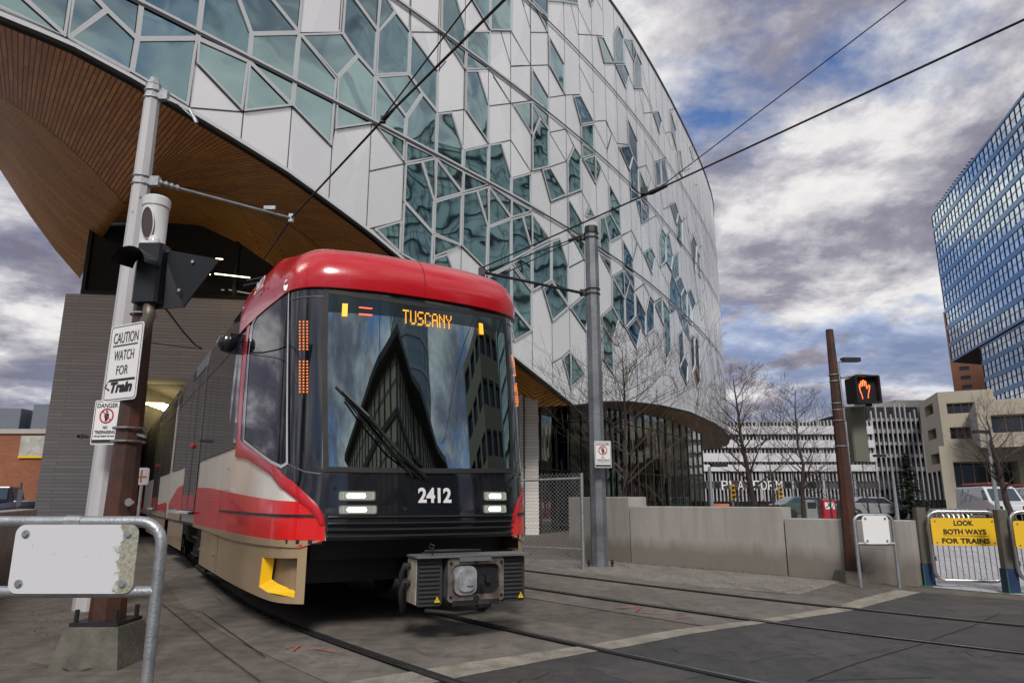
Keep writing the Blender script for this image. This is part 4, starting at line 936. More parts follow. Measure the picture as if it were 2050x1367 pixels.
# pantograph and roof boxes
t = TB(); t.bbox((12.4, -.8, 3.74), (15.0, .8, 3.98), .08, 0); t.bbox((6.5, -.8, 3.74), (9.2, .8, 3.92), .08, 0); t.bbox((17, -.8, 3.74), (21, .8, 3.95), .08, 0); t.build('roof_equipment', darkmetal, tram)
t = TB(); t.tube([(6.0, 0, 3.85), (8.3, 0, 4.5), (6.6, 0, 5.0)], .03, 6); t.tube([(6.45, -.75, 4.93), (6.45, -.5, 5.03), (6.45, .5, 5.03), (6.45, .75, 4.93)], .022, 6); t.tube([(6.8, -.75, 4.93), (6.8, -.5, 5.03), (6.8, .5, 5.03), (6.8, .75, 4.93)], .022, 6); t.tube([(6.0, -.4, 3.8), (7.2, -.2, 4.3)], .02, 6); t.tube([(6.0, .4, 3.8), (7.2, .2, 4.3)], .02, 6); t.build('pantograph', darkmetal, tram)
t = TB()
for sgn in (1, -1):
    strip(t, [(sgn * .98, 1.36), (sgn * 1.12, 1.38), (sgn * 1.30, 1.45)], .012, tsurf, .016, .1)
    strip(t, [(sgn * .97, 1.40), (sgn * .97, 3.05)], .010, tsurf, .016, .2)
    strip(t, [(sgn * .97, 3.02), (sgn * 1.38, 3.02)], .010, tsurf, .016, .1)
t.build('mask_seams', mat('seam_grey', (.10, .105, .11), .5), tram)
for u in (-.62, 0.02, .66):
    t = TB(); P = [(u, ZB + .0 + k * .1) for k in range(10)]
    for a, b in zip(P[:-1], P[1:]): t.grid([[brow_o(a[0] + d, a[1], .006), brow_o(b[0] + d, b[1], .006)] for d in (-.003, .003)])
    if u != .02: continue
    t.build('brow_seam', mat('dark_red_seam', (.12, .004, .006), .5), tram)
# ================================================================== STREET FURNITURE
def at(name, label, cat, p, group=None, rz=0): return empty(name, label, cat, (p[0], p[1], 0), rz, group)
def octo(r, n=8): return [(r * math.cos(R(22.5) + 2 * math.pi * k / n), r * math.sin(R(22.5) + 2 * math.pi * k / n)) for k in range(n)]
def taper(mb, p, r0, r1, z0, z1, n=8):
    P = [(p[0] + x, p[1] + y, z0) for x, y in octo(r0, n)] + [(p[0] + x, p[1] + y, z1) for x, y in octo(r1, n)]
    mb.faces(P, [tuple(range(n - 1, -1, -1)), tuple(range(n, 2 * n))] + [(k, (k + 1) % n, n + (k + 1) % n, n + k) for k in range(n)])
def clamp(mb, p, r, z, dx=1, dy=0, l=.16):
    mb.tube([(p[0] + r * math.cos(a), p[1] + r * math.sin(a), z + .05) for a in np.linspace(0, 2 * math.pi, 16)[:-1]], .010, 5, closed=True)
    mb.tube([(p[0] + r * math.cos(a), p[1] + r * math.sin(a), z - .05) for a in np.linspace(0, 2 * math.pi, 16)[:-1]], .010, 5, closed=True)
    if l > .06: mb.cbox((p[0] + dx * (r + l / 3), p[1] + dy * (r + l / 3), z), (.07 + abs(dx) * .06, .07 + abs(dy) * .06, .12))
# --- centre grey pole
gp = G(1201, 1133); pole_c = mat('weathered_grey_pole_paint', (.17, .185, .205), .5, .35, .3, 2.2, .15, 60, dirt=(.10, .105, .115))
gpo = at('catenary_pole', 'tall grey octagonal overhead wire pole between the chain link fence and concrete wall', 'pole', gp)
t = WB(gpo); taper(t, gp, .158, .128, 0, 6.42); t.build('shaft', pole_c, gpo)
t = WB(gpo); taper(t, gp, .140, .136, 6.36, 6.47); t.build('pole_cap', darkmetal, gpo)
for a_ in ((.14, 6.28, -.85, .3), (.142, 5.12, -.95, .2)): t = WB(gpo); clamp(t, gp, *a_); t.build('band_clamp', darkmetal, gpo)
t = WB(gpo)
for dx in (-.21, .21):
    for dy in (-.1,): t.tube([(gp.x + dx, gp.y + dy, 0), (gp.x + dx, gp.y + dy, .12)], .022, 8); t.tube([(gp.x + dx, gp.y + dy, .05), (gp.x + dx, gp.y + dy, .08)], .035, 6)
t.build('anchor_bolts', darkmetal, gpo)
tip = Vector((-.54, 12.0, 5.12))
def insulator(mb, a, b, r=.035, n=5):
    a, b = Vector(a), Vector(b)
    P, Rr = [], []
    for k in range(2 * n + 1): P.append(a.lerp(b, k / (2 * n))); Rr.append(r if k % 2 else r * .5)
    mb.tube(P, Rr, 8)
t = WB(gpo); a = Vector((gp.x - .2, gp.y, 5.10)); t.tube([a, tip], .026, 8); insulator(t, a, a.lerp(tip, .22)); t.cbox(tip, (.12, .1, .14)); t.build('registration_arm', darkmetal, gpo)
t = WB(gpo); a2 = Vector((gp.x - .2, gp.y, 6.28)); t.tube([a2, tip + Vector((.1, 0, .03))], .012, 6); t.tube([a2 + Vector((0, -.1, -.05)), tip.lerp(a, .2) + Vector((0, 0, .05))], .010, 6); insulator(t, a2, a2.lerp(tip, .14), .04, 4); t.build('stay_wires', wire_m, gpo)
# --- left white pole
wpn = Vector((-4.54, 8.0, 0)); wpt = at('catenary_pole', 'tall chipped white octagonal pole rising past the timber soffit beside the brown post', 'pole', wpn)
chip = mat('chipped_white_paint', (.50, .50, .52), .5, .1, 0); g = NT(chip); o = g.tc.outputs['Object']
cn = g.noise(g.map(o, (1, 1, .6)), 9, 5, .6); zn = g.noise(o, .9, 2)
g.out(base=g.mix(g.ramp(g.n('ShaderNodeMath', {0: cn, 1: zn}, operation='MULTIPLY').outputs[0], [(.37, 0), (.385, 1)]), g.mix(g.ramp(g.noise(g.map(o, (3, 3, .3)), 3, 5), [(.4, .3), (.6, 0)]), (.52, .52, .535), (.36, .35, .34)), (.10, .09, .09)))
t = WB(wpt); taper(t, wpn, .155, .088, 0, 6.28); t.build('shaft', chip, wpt)
t = WB(wpt); taper(t, wpn, .094, .05, 6.26, 6.36); t.build('pole_cap', galv, wpt)
for a_ in ((.098, 6.12, .9, 0), (.108, 4.95, .95, 0)): t = WB(wpt); clamp(t, wpn, *a_); t.build('band_clamp', galv, wpt)
ltip = D(583, 437, 9.45); t = WB(wpt); a = Vector((wpn.x + .14, wpn.y, 4.95)); t.tube([a, ltip], .018, 7); insulator(t, a + Vector((.05, 0, 0)), a.lerp(ltip, .17), .04, 4); t.cbox(ltip, (.06, .06, .12))
b = a.lerp(ltip, .82); t.cbox(b + Vector((0, 0, .07)), (.16, .03, .05)); t.build('registration_arm', galv, wpt)
t = WB(wpt); a = Vector((wpn.x + .12, wpn.y, 6.1)); t.tube([a, a + Vector((.22, 0, -.10)), a + Vector((.40, .05, -.26))], .010, 5); t.tube([a + Vector((.36, .02, -.16)), a + Vector((.46, .03, -.34))], .022, 6); t.build('hanging_bracket', galv, wpt)
# --- overhead wires (each one its own span)
def wire(label, pts, r):
    P = [Vector(p) for p in pts]; c = P[0]; o = empty('overhead_wire', label, 'wire', (c.x, c.y, 0)); return o, P
def wire_obj(label, pts, r, sag=0):
    P = [Vector(p) for p in pts]; Q = []
    for a, b in zip(P[:-1], P[1:]):
        for k in range(8): q = a.lerp(b, k / 8); q.z -= sag * 4 * (k / 8) * (1 - k / 8); Q.append(q)
    Q.append(P[-1]); t = MB(Matrix.Translation(-P[0])); t.tube(Q, r, 6); o = t.build('overhead_wire', wire_m); o.location = P[0]; return tag(o, label, 'wire')
dz = lambda x, y, z: (lambda b, e: Vector((b * (z - CH) / e, (z - CH) / e, z)))(*be(x, y))
j1 = dz(767, 240, 5.12); wire_obj('thick contact wire running from the white pole arm up across the library facade', [D(527, 520, 11.4), ltip, j1, dz(1010, 0, 5.12), (2.2, 2.0, 5.15), (6, -3, 5.2)], .013)
wire_obj('thinner wire joining the contact wire in front of the library windows', [j1 + Vector((0, 0, .03)), dz(945, 0, 5.5), (1.2, 2.4, 6.2)], .008)
j2 = dz(1305, 385, 5.12); wire_obj('thick contact wire crossing the cloudy sky from the grey pole arm to the right edge', [tip + Vector((0, 0, .08)), dz(1170, 445, 5.12), j2, dz(2050, 40, 5.12), (8.2, 1.2, 5.15)], .013)
wire_obj('thin stay wire rising steeply across the sky from the joint beside the library prow', [j2 + Vector((.1, -.1, .03)), dz(1815, 0, 6.3), (5.5, 3.0, 8.0)], .007)
t = MB(); a, b = j2, dz(1335, 372, 5.13); t.tube([a + Vector((-.05, .05, 0)), a, b], [.02, .035, .02], 8); t.cbox(j2 + Vector((-.08, .1, .06)), (.08, .08, .10)); tag(t.build('wire_clamp', wire_m), 'dark clamp joining two wires against the white library panels', 'clamp')
t = MB(); a, b = j1, j1 + Vector((.14, -.17, .02)); t.tube([a, b], [.03, .015], 8); t.cbox(j1, (.05, .05, .07)); tag(t.build('wire_clamp', wire_m), 'small clamp on the contact wire in front of blue library windows', 'clamp')
bt = G(1700, 1165); 
# --- brown corroded post with pedestal, bell and signal box
bp_ = Vector((-2.93, 5.42, 0)); brn = mat('brown_painted_steel', (.075, .026, .016), .5, .1, .3, 5, .2, 40, dirt=(.025, .018, .016))
bpo = at('signal_post', 'rusty brown octagonal post on a concrete footing behind the near railing', 'post', bp_)
ped = mat('stained_footing_concrete', (.105, .10, .08), .9, 0, .4, 7, .5, 30)
t = WB(bpo); P = [(bp_.x + x * .24, bp_.y + y * .24, 0) for x, y in ((-1, -1), (1, -1), (1, 1), (-1, 1))] + [(bp_.x + x * .185, bp_.y + y * .185, .27) for x, y in ((-1, -1), (1, -1), (1, 1), (-1, 1))]
t.faces(P, [(0, 1, 5, 4), (1, 2, 6, 5), (2, 3, 7, 6), (3, 0, 4, 7), (4, 5, 6, 7)]); t.build('concrete_footing', ped, bpo)
t = WB(bpo); t.cbox((bp_.x, bp_.y, .285), (.34, .34, .025)); 
for sx in (-.14, .14):
    for sy in (-.14, .14): t.tube([(bp_.x + sx, bp_.y + sy, .29), (bp_.x + sx, bp_.y + sy, .38)], .018, 6)
t.build('base_plate', darkmetal, bpo)
t = WB(bpo); taper(t, bp_, .122, .062, .295, 3.12); t.build('shaft', brn, bpo)
for z in (2.62, 1.62): t = WB(bpo); clamp(t, bp_, .085 + (3 - z) * .02, z, .8, -.4, .05); t.build('steel_band', steel, bpo)
t = WB(bpo); t.tube([(bp_.x + .09, bp_.y - .05, 1.62), (bp_.x + .17, bp_.y - .08, 1.60)], .012, 6); t.build('band_bolt', steel, bpo); t = WB(bpo); t.tube([(bp_.x + .11, bp_.y - .075, 1.12), (bp_.x + .11, bp_.y - .10, 1.12)], .03, 10); t.build('round_boss', steel, bpo)
bell = empty('warning_bell', 'white cylindrical crossing bell with oval opening on top of the brown post', 'bell', (bp_.x, bp_.y, 3.04))
wht = mat('white_enamel', (.58, .58, .59), .4, 0, .1, 5)
t = MB(Matrix.Translation((0, 0, 0))); t.lathe([(.001, -.02), (.085, -.02), (.105, .03), (.105, .10), (.098, .11), (.098, .43), (.106, .44), (.106, .51), (.09, .525), (.001, .53)], 24); t.build('bell_housing', wht, bell, 'auto')
t = MB(Mv((0, -.092, .27), 0)); t.prism([(x * .05 - y * .012, y * .14) for x, y in octo(1, 20)], -.02, .012); t.build('bell_opening', mat('dark_amber_mesh', (.05, .035, .03), .4), bell)
t = MB(Mv((0, -.092, .27), 0)); t.grid([[(x * .054 - y * .012, y * .144, .013) for x, y in octo(1, 20) + octo(1, 20)[:1]], [(x * .046 - y * .012, y * .134, .018) for x, y in octo(1, 20) + octo(1, 20)[:1]]]); t.build('opening_rim', wht, bell)
navy = mat('dark_navy_housing', (.006, .008, .013), .4, 0, .2, 4)
sbx = empty('crossing_signal', 'dark navy signal head with hood and angled backing board clamped to the brown post', 'signal', (bp_.x + .08, bp_.y - .12, 2.85))
t = MB(); t.bbox((-.10, -.06, -.22), (.10, .10, .26), .02); t.build('signal_housing', navy, sbx)
t = MB(); hood = []
for r_, y in ((.11, -.06), (.125, -.30)): hood.append([(r_ * math.cos(a) - .02 * (y < -.1), y, .05 + r_ * math.sin(a) - (.03 if y < -.1 else 0)) for a in np.linspace(0, math.pi, 13)])
t.grid(hood); t.grid([[(x * .97, y, z - .004) for x, y, z in r_] for r_ in hood]); t.build('hood', navy, sbx, True)
t = MB(); Q = [(.06, .03, .24), (.50, .08, .17), (.24, .10, -.22), (.04, .05, -.25)]
t.faces(Q + [(x, y + .02, z) for x, y, z in Q], [(0, 1, 2, 3), (7, 6, 5, 4), (0, 4, 5, 1), (1, 5, 6, 2), (2, 6, 7, 3), (3, 7, 4, 0)]); t.build('backing_board', navy, sbx)
for x, z in ((.30, .14), (.22, -.10), (.10, .22), (.09, -.2)): t = MB(); t.tube([(x, .03 + .1 * x, z), (x, .015 + .1 * x, z)], .012, 8); t.build('board_bolt', steel, sbx)
t = MB(); t.tube([(.02, 0, -.22), (.03, 0, -.32), (-.01, .02, -.42), (-.06, .05, -.50)], [.045, .045, .05, .05], 10); t.build('elbow_fitting', mat('brownish_cast_fitting', (.16, .14, .12), .45, .5, .3, 12), sbx, True)
t = MB(); t.lathe([(.001, .34), (.03, .335), (.045, .30), (.045, .26)], 14); t.build('clear_dome', mat('frosted_dome', (.6, .6, .6), .15), sbx, True)
for k, (lab, pts) in enumerate((('black cable drooping from the dark signal head towards the tram side', [(-2.82, 5.35, 2.45), (-2.72, 5.6, 2.25), (-2.9, 6.6, 1.95), (-3.1, 8.0, 2.35), D(404, 697, 9.0)]), ('thin cable stretched level from the brown post to the tram side', [(-2.84, 5.4, 2.02), (-3.0, 7.0, 2.2), D(404, 699, 9.0)]))):
    pts = [D(310, 598, 5.6), D(335, 622, 6.2), D(365, 662, 7.4), D(390, 690, 8.4), D(404, 698, 9.2)] if k == 0 else [D(285, 682, 5.6), D(330, 690, 7.2), D(404, 699, 9.2)]
    t = MB(Matrix.Translation(-pts[0])); t.tube(pts, .010 if k == 0 else .005, 5); o = t.build('cable', wire_m); o.location = pts[0]; tag(o, lab, 'cable')
# grey conduit between the two poles
cd = at('conduit_post', 'slim grey conduit standing between the white pole and brown post', 'conduit', (-4.05, 7.4)); t = WB(cd); p = (-4.05, 7.4); t.tube([(*p, 0), (*p, 4.05)], .045, 10); t.build('pipe', galv, cd)
t = WB(cd); t.cbox((p[0], p[1], 3.62), (.16, .12, .42)); t.tube([(*p, 3.83), (*p, 4.15)], .06, 10); t.build('junction_box', galv, cd)
# --- signs
def sign(name, label, cat, c, a, w_, h_, face=None, border=None, thick=.004, rad=.03, group=None):
    o = empty(name, label, cat, c, 0, group)
    t = MB(Mv((0, 0, 0), a)); t.prism(rrect(w_, h_, rad, 4), -thick, 0); t.build('plate', face or white_sign, o)
    if border:
        A = rrect(w_ - .02, h_ - .02, rad * .8, 4); B = rrect(w_ - .02 - 2 * border, h_ - .02 - 2 * border, rad * .6, 4)
        t = MB(Mv((0, 0, 0), a)); t.grid([[(x, y, .0015) for x, y in A + A[:1]], [(x, y, .0015) for x, y in B + B[:1]]]); t.build('border', sign_black, o)
    return o
def stext(o, a, body, x, y, w_, h_, m=None, bold=.02, shear=0, name='lettering', dz_=.0015):
    M = Matrix.Translation(o.location) @ Mv((0, 0, 0), a) @ Matrix.Translation((x, y, dz_))
    return text(body, M, w_, h_, m or sign_black, o, bold, name, shear=shear)
def danger(label, c, a, k=1.):
    W_, H_ = .30 * k, .475 * k; o = sign('no_trespassing_sign', label, 'sign', c, a, W_, H_, None, .007 * k, rad=.02 * k)
    stext(o, a, 'DANGER', 0, .180 * k, .235 * k, .048 * k, bold=.01)
    M_ = Mv((0, 0, 0), a)
    t = MB(M_); A = [(x * .082 * k, .068 * k + y * .082 * k) for x, y in octo(1, 28)]; B = [(x * .066 * k, .068 * k + y * .066 * k) for x, y in octo(1, 28)]
    t.grid([[(x, y, .0032) for x, y in A + A[:1]], [(x, y, .0032) for x, y in B + B[:1]]])
    t.poly([(-.052 * k, .112 * k, .0036), (-.044 * k, .122 * k, .0036), (.054 * k, .024 * k, .0036), (.046 * k, .014 * k, .0036)][::-1]); t.build('prohibition_ring', sign_red, o)
    t = MB(M_); t.prism([(x * .013 * k, .113 * k + y * .013 * k) for x, y in octo(1, 12)], .001, .0024)
    t.prism([(-.024 * k, .095 * k), (.024 * k, .095 * k), (.027 * k, .055 * k), (.018 * k, .055 * k), (.014 * k, .01 * k), (.002 * k, .01 * k), (0, .05 * k), (-.002 * k, .01 * k), (-.014 * k, .01 * k), (-.018 * k, .055 * k), (-.027 * k, .055 * k)], .001, .0024); t.build('figure_symbol', sign_black, o)
    stext(o, a, 'NO', 0, -.055 * k, .052 * k, .032 * k); stext(o, a, 'TRESPASSING', 0, -.105 * k, .235 * k, .034 * k); stext(o, a, 'ON LRT RIGHT OF WAY', 0, -.148 * k, .235 * k, .018 * k, bold=.03)
    t = MB(M_); t.prism(rrect(.27 * k, .03 * k, .01 * k, 3, 0, -.20 * k), .0005, .0026); t.build('lower_bar', sign_black, o)
    return o
danger('white danger no trespassing sign strapped to the grey pole', D(1207, 909, 12.83), R(4), 1.0)
danger('white danger no trespassing sign on the white pole, half hidden by the brown post', D(212, 845, 7.55), R(-6), 1.0)
ca = R(-28); cc = D(247, 724, 5.33) + Vector((.0, .0, 0))
o = sign('caution_sign', 'tall white caution sign about trains bolted at an angle to the brown post', 'sign', cc, ca, .40, .60, None, .006, rad=.03)
stext(o, ca, 'CAUTION', 0, .195, .30, .085, bold=-.005); stext(o, ca, 'WATCH', 0, .055, .24, .078, bold=-.005); stext(o, ca, 'FOR', 0, -.062, .14, .070, bold=-.005); stext(o, ca, 'Train', .01, -.195, .27, .085, bold=.05, shear=.25)
t = MB(Mv((0, 0, 0), ca)); t.box((-.15, .128, .001), (.15, .138, .0025)); t.poly([(-.16, -.148, .0022), (.17, -.148, .0022), (.16, -.130, .0022), (-.14, -.130, .0022)]); t.poly([(-.16, -.148, .0022), (-.15, -.13, .0022), (-.175, -.19, .0022), (-.195, -.19, .0022)]); t.poly([(-.195, -.19, .0022), (-.175, -.19, .0022), (-.13, -.205, .0022), (-.13, -.222, .0022)]); t.build('underline_and_swash', sign_black, o)
cs = D(283, 953, 9.4); o = sign('cross_symbol_sign', 'small pinkish square sign with a cross beside the tunnel mouth', 'sign', cs, 0, .20, .22, mat('pink_white_plate', (.45, .38, .38), .5, 0, .1)); 
t = MB(Mv((0, 0, 0), 0)); t.box((-.012, -.08, .001), (.012, .08, .003)); t.box((-.07, -.018, .0035), (.07, .002, .005)); t.build('cross_mark', mat('brownish_mark', (.20, .10, .05), .6), o)
t = MB(Winv(o)); t.tube([(cs.x, cs.y + .03, 0), (cs.x, cs.y + .03, cs.z + .1)], .02, 8); t.build('sign_stem', galv, o)
# --- near railing with blank plate
def rail_frame(name, label, x0, x1, y, z1, z2, r, cr, group, both=True, foot=None):
    o = empty(name, label, 'railing', ((x0 + x1) / 2, y, 0), 0, group); t = WB(o)
    cn = [(x1 - cr + cr * math.sin(R(a)), y, z1 - cr + cr * math.cos(R(a))) for a in range(0, 91, 15)]
    if both:
        cl = [(x0 + cr - cr * math.sin(R(a)), y, z1 - cr + cr * math.cos(R(a))) for a in range(90, -1, -15)]; path = [(x0, y, 0)] + cl + cn + [(x1, y, 0)]
    else: path = [(x0, y, z1)] + cn + [(x1, y, 0)]
    t.tube(path, r, 14); t.build('frame_tube', galv, o, 'auto')
    t = WB(o); t.tube([(x0, y, z2), (x1, y, z2)], r, 12); t.build('mid_rail', galv, o, 'auto'); return o
def plate(label, c, w_, h_, group, worn=False, bolts=True):
    pm = white_sign
    if worn:
        pm = mat('peeling_white_plate', (.62, .63, .65), .4, 0, 0); g = NT(pm); o_ = g.tc.outputs['Object']
        sx = g.n('ShaderNodeSeparateXYZ', {0: o_}).outputs[0]; nz = g.noise(g.map(o_, (1, 1, 1)), 14, 7, .7)
        v = g.n('ShaderNodeMath', {0: g.n('ShaderNodeMath', {0: sx, 1: 1.3}, operation='MULTIPLY').outputs[0], 1: g.n('ShaderNodeMath', {0: nz, 1: .30}, operation='MULTIPLY').outputs[0]}, operation='ADD').outputs[0]
        f_ = g.ramp(v, [(.385, 0), (.40, 1)]); spx = g.ramp(g.noise(o_, 30, 4), [(.66, 0), (.70, .7)])
        c2 = g.mix(g.ramp(g.noise(o_, 50, 5, .8), [(.4, 0), (.6, 1)]), (.22, .21, .15), (.40, .40, .33))
        g.out(base=g.mix(f_, g.mix(spx, (.63, .64, .665), (.45, .45, .40)), c2), rough=g.ramp(f_, [(0, .3), (1, .8)]))
    o = sign('blank_plate', label, 'sign', c, 0, w_, h_, pm, None, rad=min(w_, h_) * .14, group=None)
    t = MB(Mv((0, 0, 0), 0))
    for x in (-1, 1):
        for y in (-1, 1): t.tube([(x * (w_ / 2 - .045), y * (h_ / 2 - .04), 0), (x * (w_ / 2 - .045), y * (h_ / 2 - .04), .010)], .012, 6); t.tube([(x * (w_ / 2 - .045), y * (h_ / 2 - .04), 0.001), (x * (w_ / 2 - .045), y * (h_ / 2 - .04), .003)], .018, 10)
    t.build('bolts', galv, o); return o
yN = 3.2; xr = be(322, 1100)[0] * yN; zt, zm = Zat(200, 1044, yN), Zat(200, 1184, yN)
ra = rail_frame('pipe_railing', 'galvanised pipe railing nearest the camera holding a peeling white plate', -2.9, xr, yN, zt, zm, .0245, .10, None, False)
t = WB(ra); xj = be(152, 1043)[0] * yN; t.tube([(xj - .04, yN, zt), (xj + .03, yN, zt)], .028, 12); t.build('weld_joint', galv, ra)
pc = D(148, 1118, yN - .03); plate('blank white plate with peeling right edge bolted to the near railing', pc, .535, .285, None, True)
g2 = G(1720, 1178); x0_, x1_ = be(1716, 1100)[0] * 10.0, be(1793, 1100)[0] * 10.0
rb = rail_frame('pipe_railing', 'small galvanised hoop railing in front of the far brown signal post', x0_, x1_, 10.0, Zat(1750, 1031, 10), Zat(1750, 1088, 10), .024, .10, None)
plate('blank white plate inside the small hoop railing by the far brown post', D(1754, 1060, 9.97), .36, .375, None)
# --- far brown post with pedestrian signal
b2 = G(1722, 1166); b2 = Vector((b2.x, b2.y + .15, 0)); bpo2 = at('signal_post', 'rusty brown post carrying the red hand pedestrian signal by the low wall', 'post', b2)
t = WB(bpo2); F2 = b2.y; taper(t, b2, .118, .055, .1, Zat(1666, 660, F2)); t.build('shaft', brn, bpo2)
t = WB(bpo2); P = [(b2.x + x * .24, b2.y + y * .22, 0) for x, y in ((-1, -1), (1, -1), (1, 1), (-1, 1))] + [(b2.x + x * .20, b2.y + y * .18, .15) for x, y in ((-1, -1), (1, -1), (1, 1), (-1, 1))]
t.faces(P, [(0, 1, 5, 4), (1, 2, 6, 5), (2, 3, 7, 6), (3, 0, 4, 7), (4, 5, 6, 7)]); t.build('concrete_footing', ped, bpo2)
t = WB(bpo2); t.tube([(b2.x + .15, b2.y - .02, .12), (b2.x + .17, b2.y - .02, .55), (b2.x + .12, b2.y - .02, .95), (b2.x + .06, b2.y - .02, 1.0)], .06, 8); t.build('black_cover', black, bpo2, True)
t = WB(bpo2)
for y in (757, 814): z = Zat(1690, y, F2); clamp(t, b2, .075, z, .9, -.3, .06); a = Vector((b2.x + .08, b2.y - .04, z)); t.tube([a, a + Vector((.30, -.05, .05 if y < 800 else .02))], .024, 8)
for y in (842, 893): z = Zat(1700, y, F2); t.tube([(b2.x + .09 * math.cos(q), b2.y + .09 * math.sin(q), z) for q in np.linspace(0, 6.28, 14)[:-1]], .009, 5, closed=True)
t.build('bracket_arms', galv, bpo2)
sc_ = D(1732, 780, F2 - .08); ps = empty('pedestrian_signal', 'black pedestrian signal showing a lit red hand on the far brown post', 'signal', sc_)
aw = R(6); t = MB(Mv((0, 0, 0), aw)); t.bbox((-.185, -.20, -.22), (.185, .20, 0), .02, 2); t.build('signal_box', black, ps)
t = MB(Mv((0, 0, 0), aw)); A = rrect(.40, .43, .02, 2); B = rrect(.34, .37, .02, 2); t.grid([[(x, y, .0) for x, y in A + A[:1]], [(x, y, .09) for x, y in A + A[:1]], [(x * 1.03, y * 1.03, .09) for x, y in B + B[:1]], [(x, y, .002) for x, y in B + B[:1]]]); t.build('visor', black, ps)
t = MB(Mv((0, 0, 0), aw)); t.box((-.03, .215, -.1), (.08, .24, -.02)); t.box((.0, -.25, -.1), (.1, -.2, -.02)); t.build('mount', darkmetal, ps)
hand = [(-.055, -.14), (-.058, -.105), (-.066, -.07), (-.078, -.03), (-.085, .01), (-.088, .05), (-.082, .085), (-.070, .075), (-.066, .045), (-.062, .09), (-.055, .13), (-.043, .125), (-.040, .09), (-.036, .06), (-.034, .10), (-.026, .145), (-.013, .148), (-.008, .11), (-.008, .065), (-.002, .10), (.006, .13), (.018, .128), (.022, .095), (.022, .05), (.026, .02), (.04, .045), (.055, .07), (.070, .066), (.070, .04), (.060, .0), (.048, -.04), (.038, -.075), (.034, -.11), (.034, -.14)]
t = MB(Mv((0, 0, 0), aw)); Q = []
for a, b in zip(hand[:-1], hand[1:]):
    n = max(1, int(math.dist(a, b) / .0125))
    for k in range(n): Q.append((a[0] + (b[0] - a[0]) * k / n, a[1] + (b[1] - a[1]) * k / n))
for x, y in Q: t.cbox((x * 1.05, y * .98, .006), (.0085, .0085, .004))
t.build('lit_hand', mat('red_orange_led', (1, .1, .02), .5, 0, 0, em=(1, .13, .03), es=5), ps)
t = MB(Winv(bpo2)); c = D(1722, 868, F2 + .25); t.bbox((c.x - .12, c.y, c.z - .42), (c.x + .12, c.y + .18, c.z + .42), .02); t.build('control_box', mat('faded_olive_box', (.13, .13, .10), .6, 0, .2), bpo2)
# --- low concrete walls
cw = mat('pale_cast_concrete', (.37, .355, .325), .8, 0, 0); g = NT(cw); o_ = g.tc.outputs['Object']
s1 = g.noise(g.map(o_, (1, 1, .35)), 1.1, 8, .65); s2 = g.noise(o_, 26, 4, .7); s3 = g.noise(g.map(o_, (2.2, 2.2, .22)), 1.6, 6, .6)
zz_ = g.n('ShaderNodeSeparateXYZ', {0: o_}).outputs[2]; low_ = g.ramp(g.n('ShaderNodeMath', {0: zz_, 1: g.n('ShaderNodeMath', {0: s3, 1: .5}, operation='MULTIPLY').outputs[0]}, operation='SUBTRACT').outputs[0], [(0.0, .75), (.22, 0)])
col = g.mix(g.ramp(s1, [(.35, .5), (.62, 0)]), (.39, .37, .34), (.25, .235, .21)); col = g.mix(g.ramp(s3, [(.38, .45), (.52, 0)]), col, (.24, .22, .20)); col = g.mix(low_, col, (.17, .15, .125)); col = g.mix(g.ramp(s2, [(.62, 0), (.75, .5)]), col, (.16, .15, .14))
g.out(base=col, normal=g.bump(s2, .35, .006))
def wallseg(label, pa, pb, ytop, xr_, th=.28, name='concrete_wall', back=1):
    A, B = G(*pa), G(*pb); d = (B - A).normalized(); n_ = Vector((-d.y, d.x, 0)) * back
    z = ytop if xr_ is None else Zat(xr_, ytop, A.lerp(B, .5).y if False else (A.y + (B.y - A.y) * max(0, min(1, (xr_ - pa[0]) / (pb[0] - pa[0])))))
    o = MB(Matrix.Translation(-A)); r_ = .012
    P = [A, B, B + n_ * th, A + n_ * th]; lo = [Vector((p.x, p.y, 0)) for p in P]; hi = [Vector((p.x, p.y, z - r_)) for p in P]; c = (A + B + n_ * th) / 2
    ins_ = [Vector((p.x, p.y, z)) + (n_ * r_ if k < 2 else -n_ * r_) for k, p in enumerate(P)]
    o.faces(lo + hi + ins_, [(0, 1, 5, 4), (1, 2, 6, 5), (2, 3, 7, 6), (3, 0, 4, 7), (4, 5, 9, 8), (5, 6, 10, 9), (6, 7, 11, 10), (7, 4, 8, 11), (8, 9, 10, 11)])
    w_ = o.build(name, cw); w_.location = A; return tag(w_, label, 'wall'), z
w1, z_ = wallseg('tallest section of the pale concrete wall, right behind the grey pole', (1140, 1113), (1262, 1126.5), 994.5, 1200, .45)
w2, z2_ = wallseg('long middle section of the pale concrete wall below the bare trees', (1264.5, 1127), (1577, 1151.5), 1013.5, 1400)
w3, z3_ = wallseg('lowest section of the pale concrete wall running behind the far brown post', (1579.5, 1152), (1838, 1174), 1038, 1650, .30)
print('walls', z_, z2_, z3_)
A = G(1838, 1174)
wl1, _ = wallseg('grey concrete wall along the left edge behind the near railing', (60, 1118), (-260, 1330), Zat(0, 1030, 8), None, .3, back=-1)
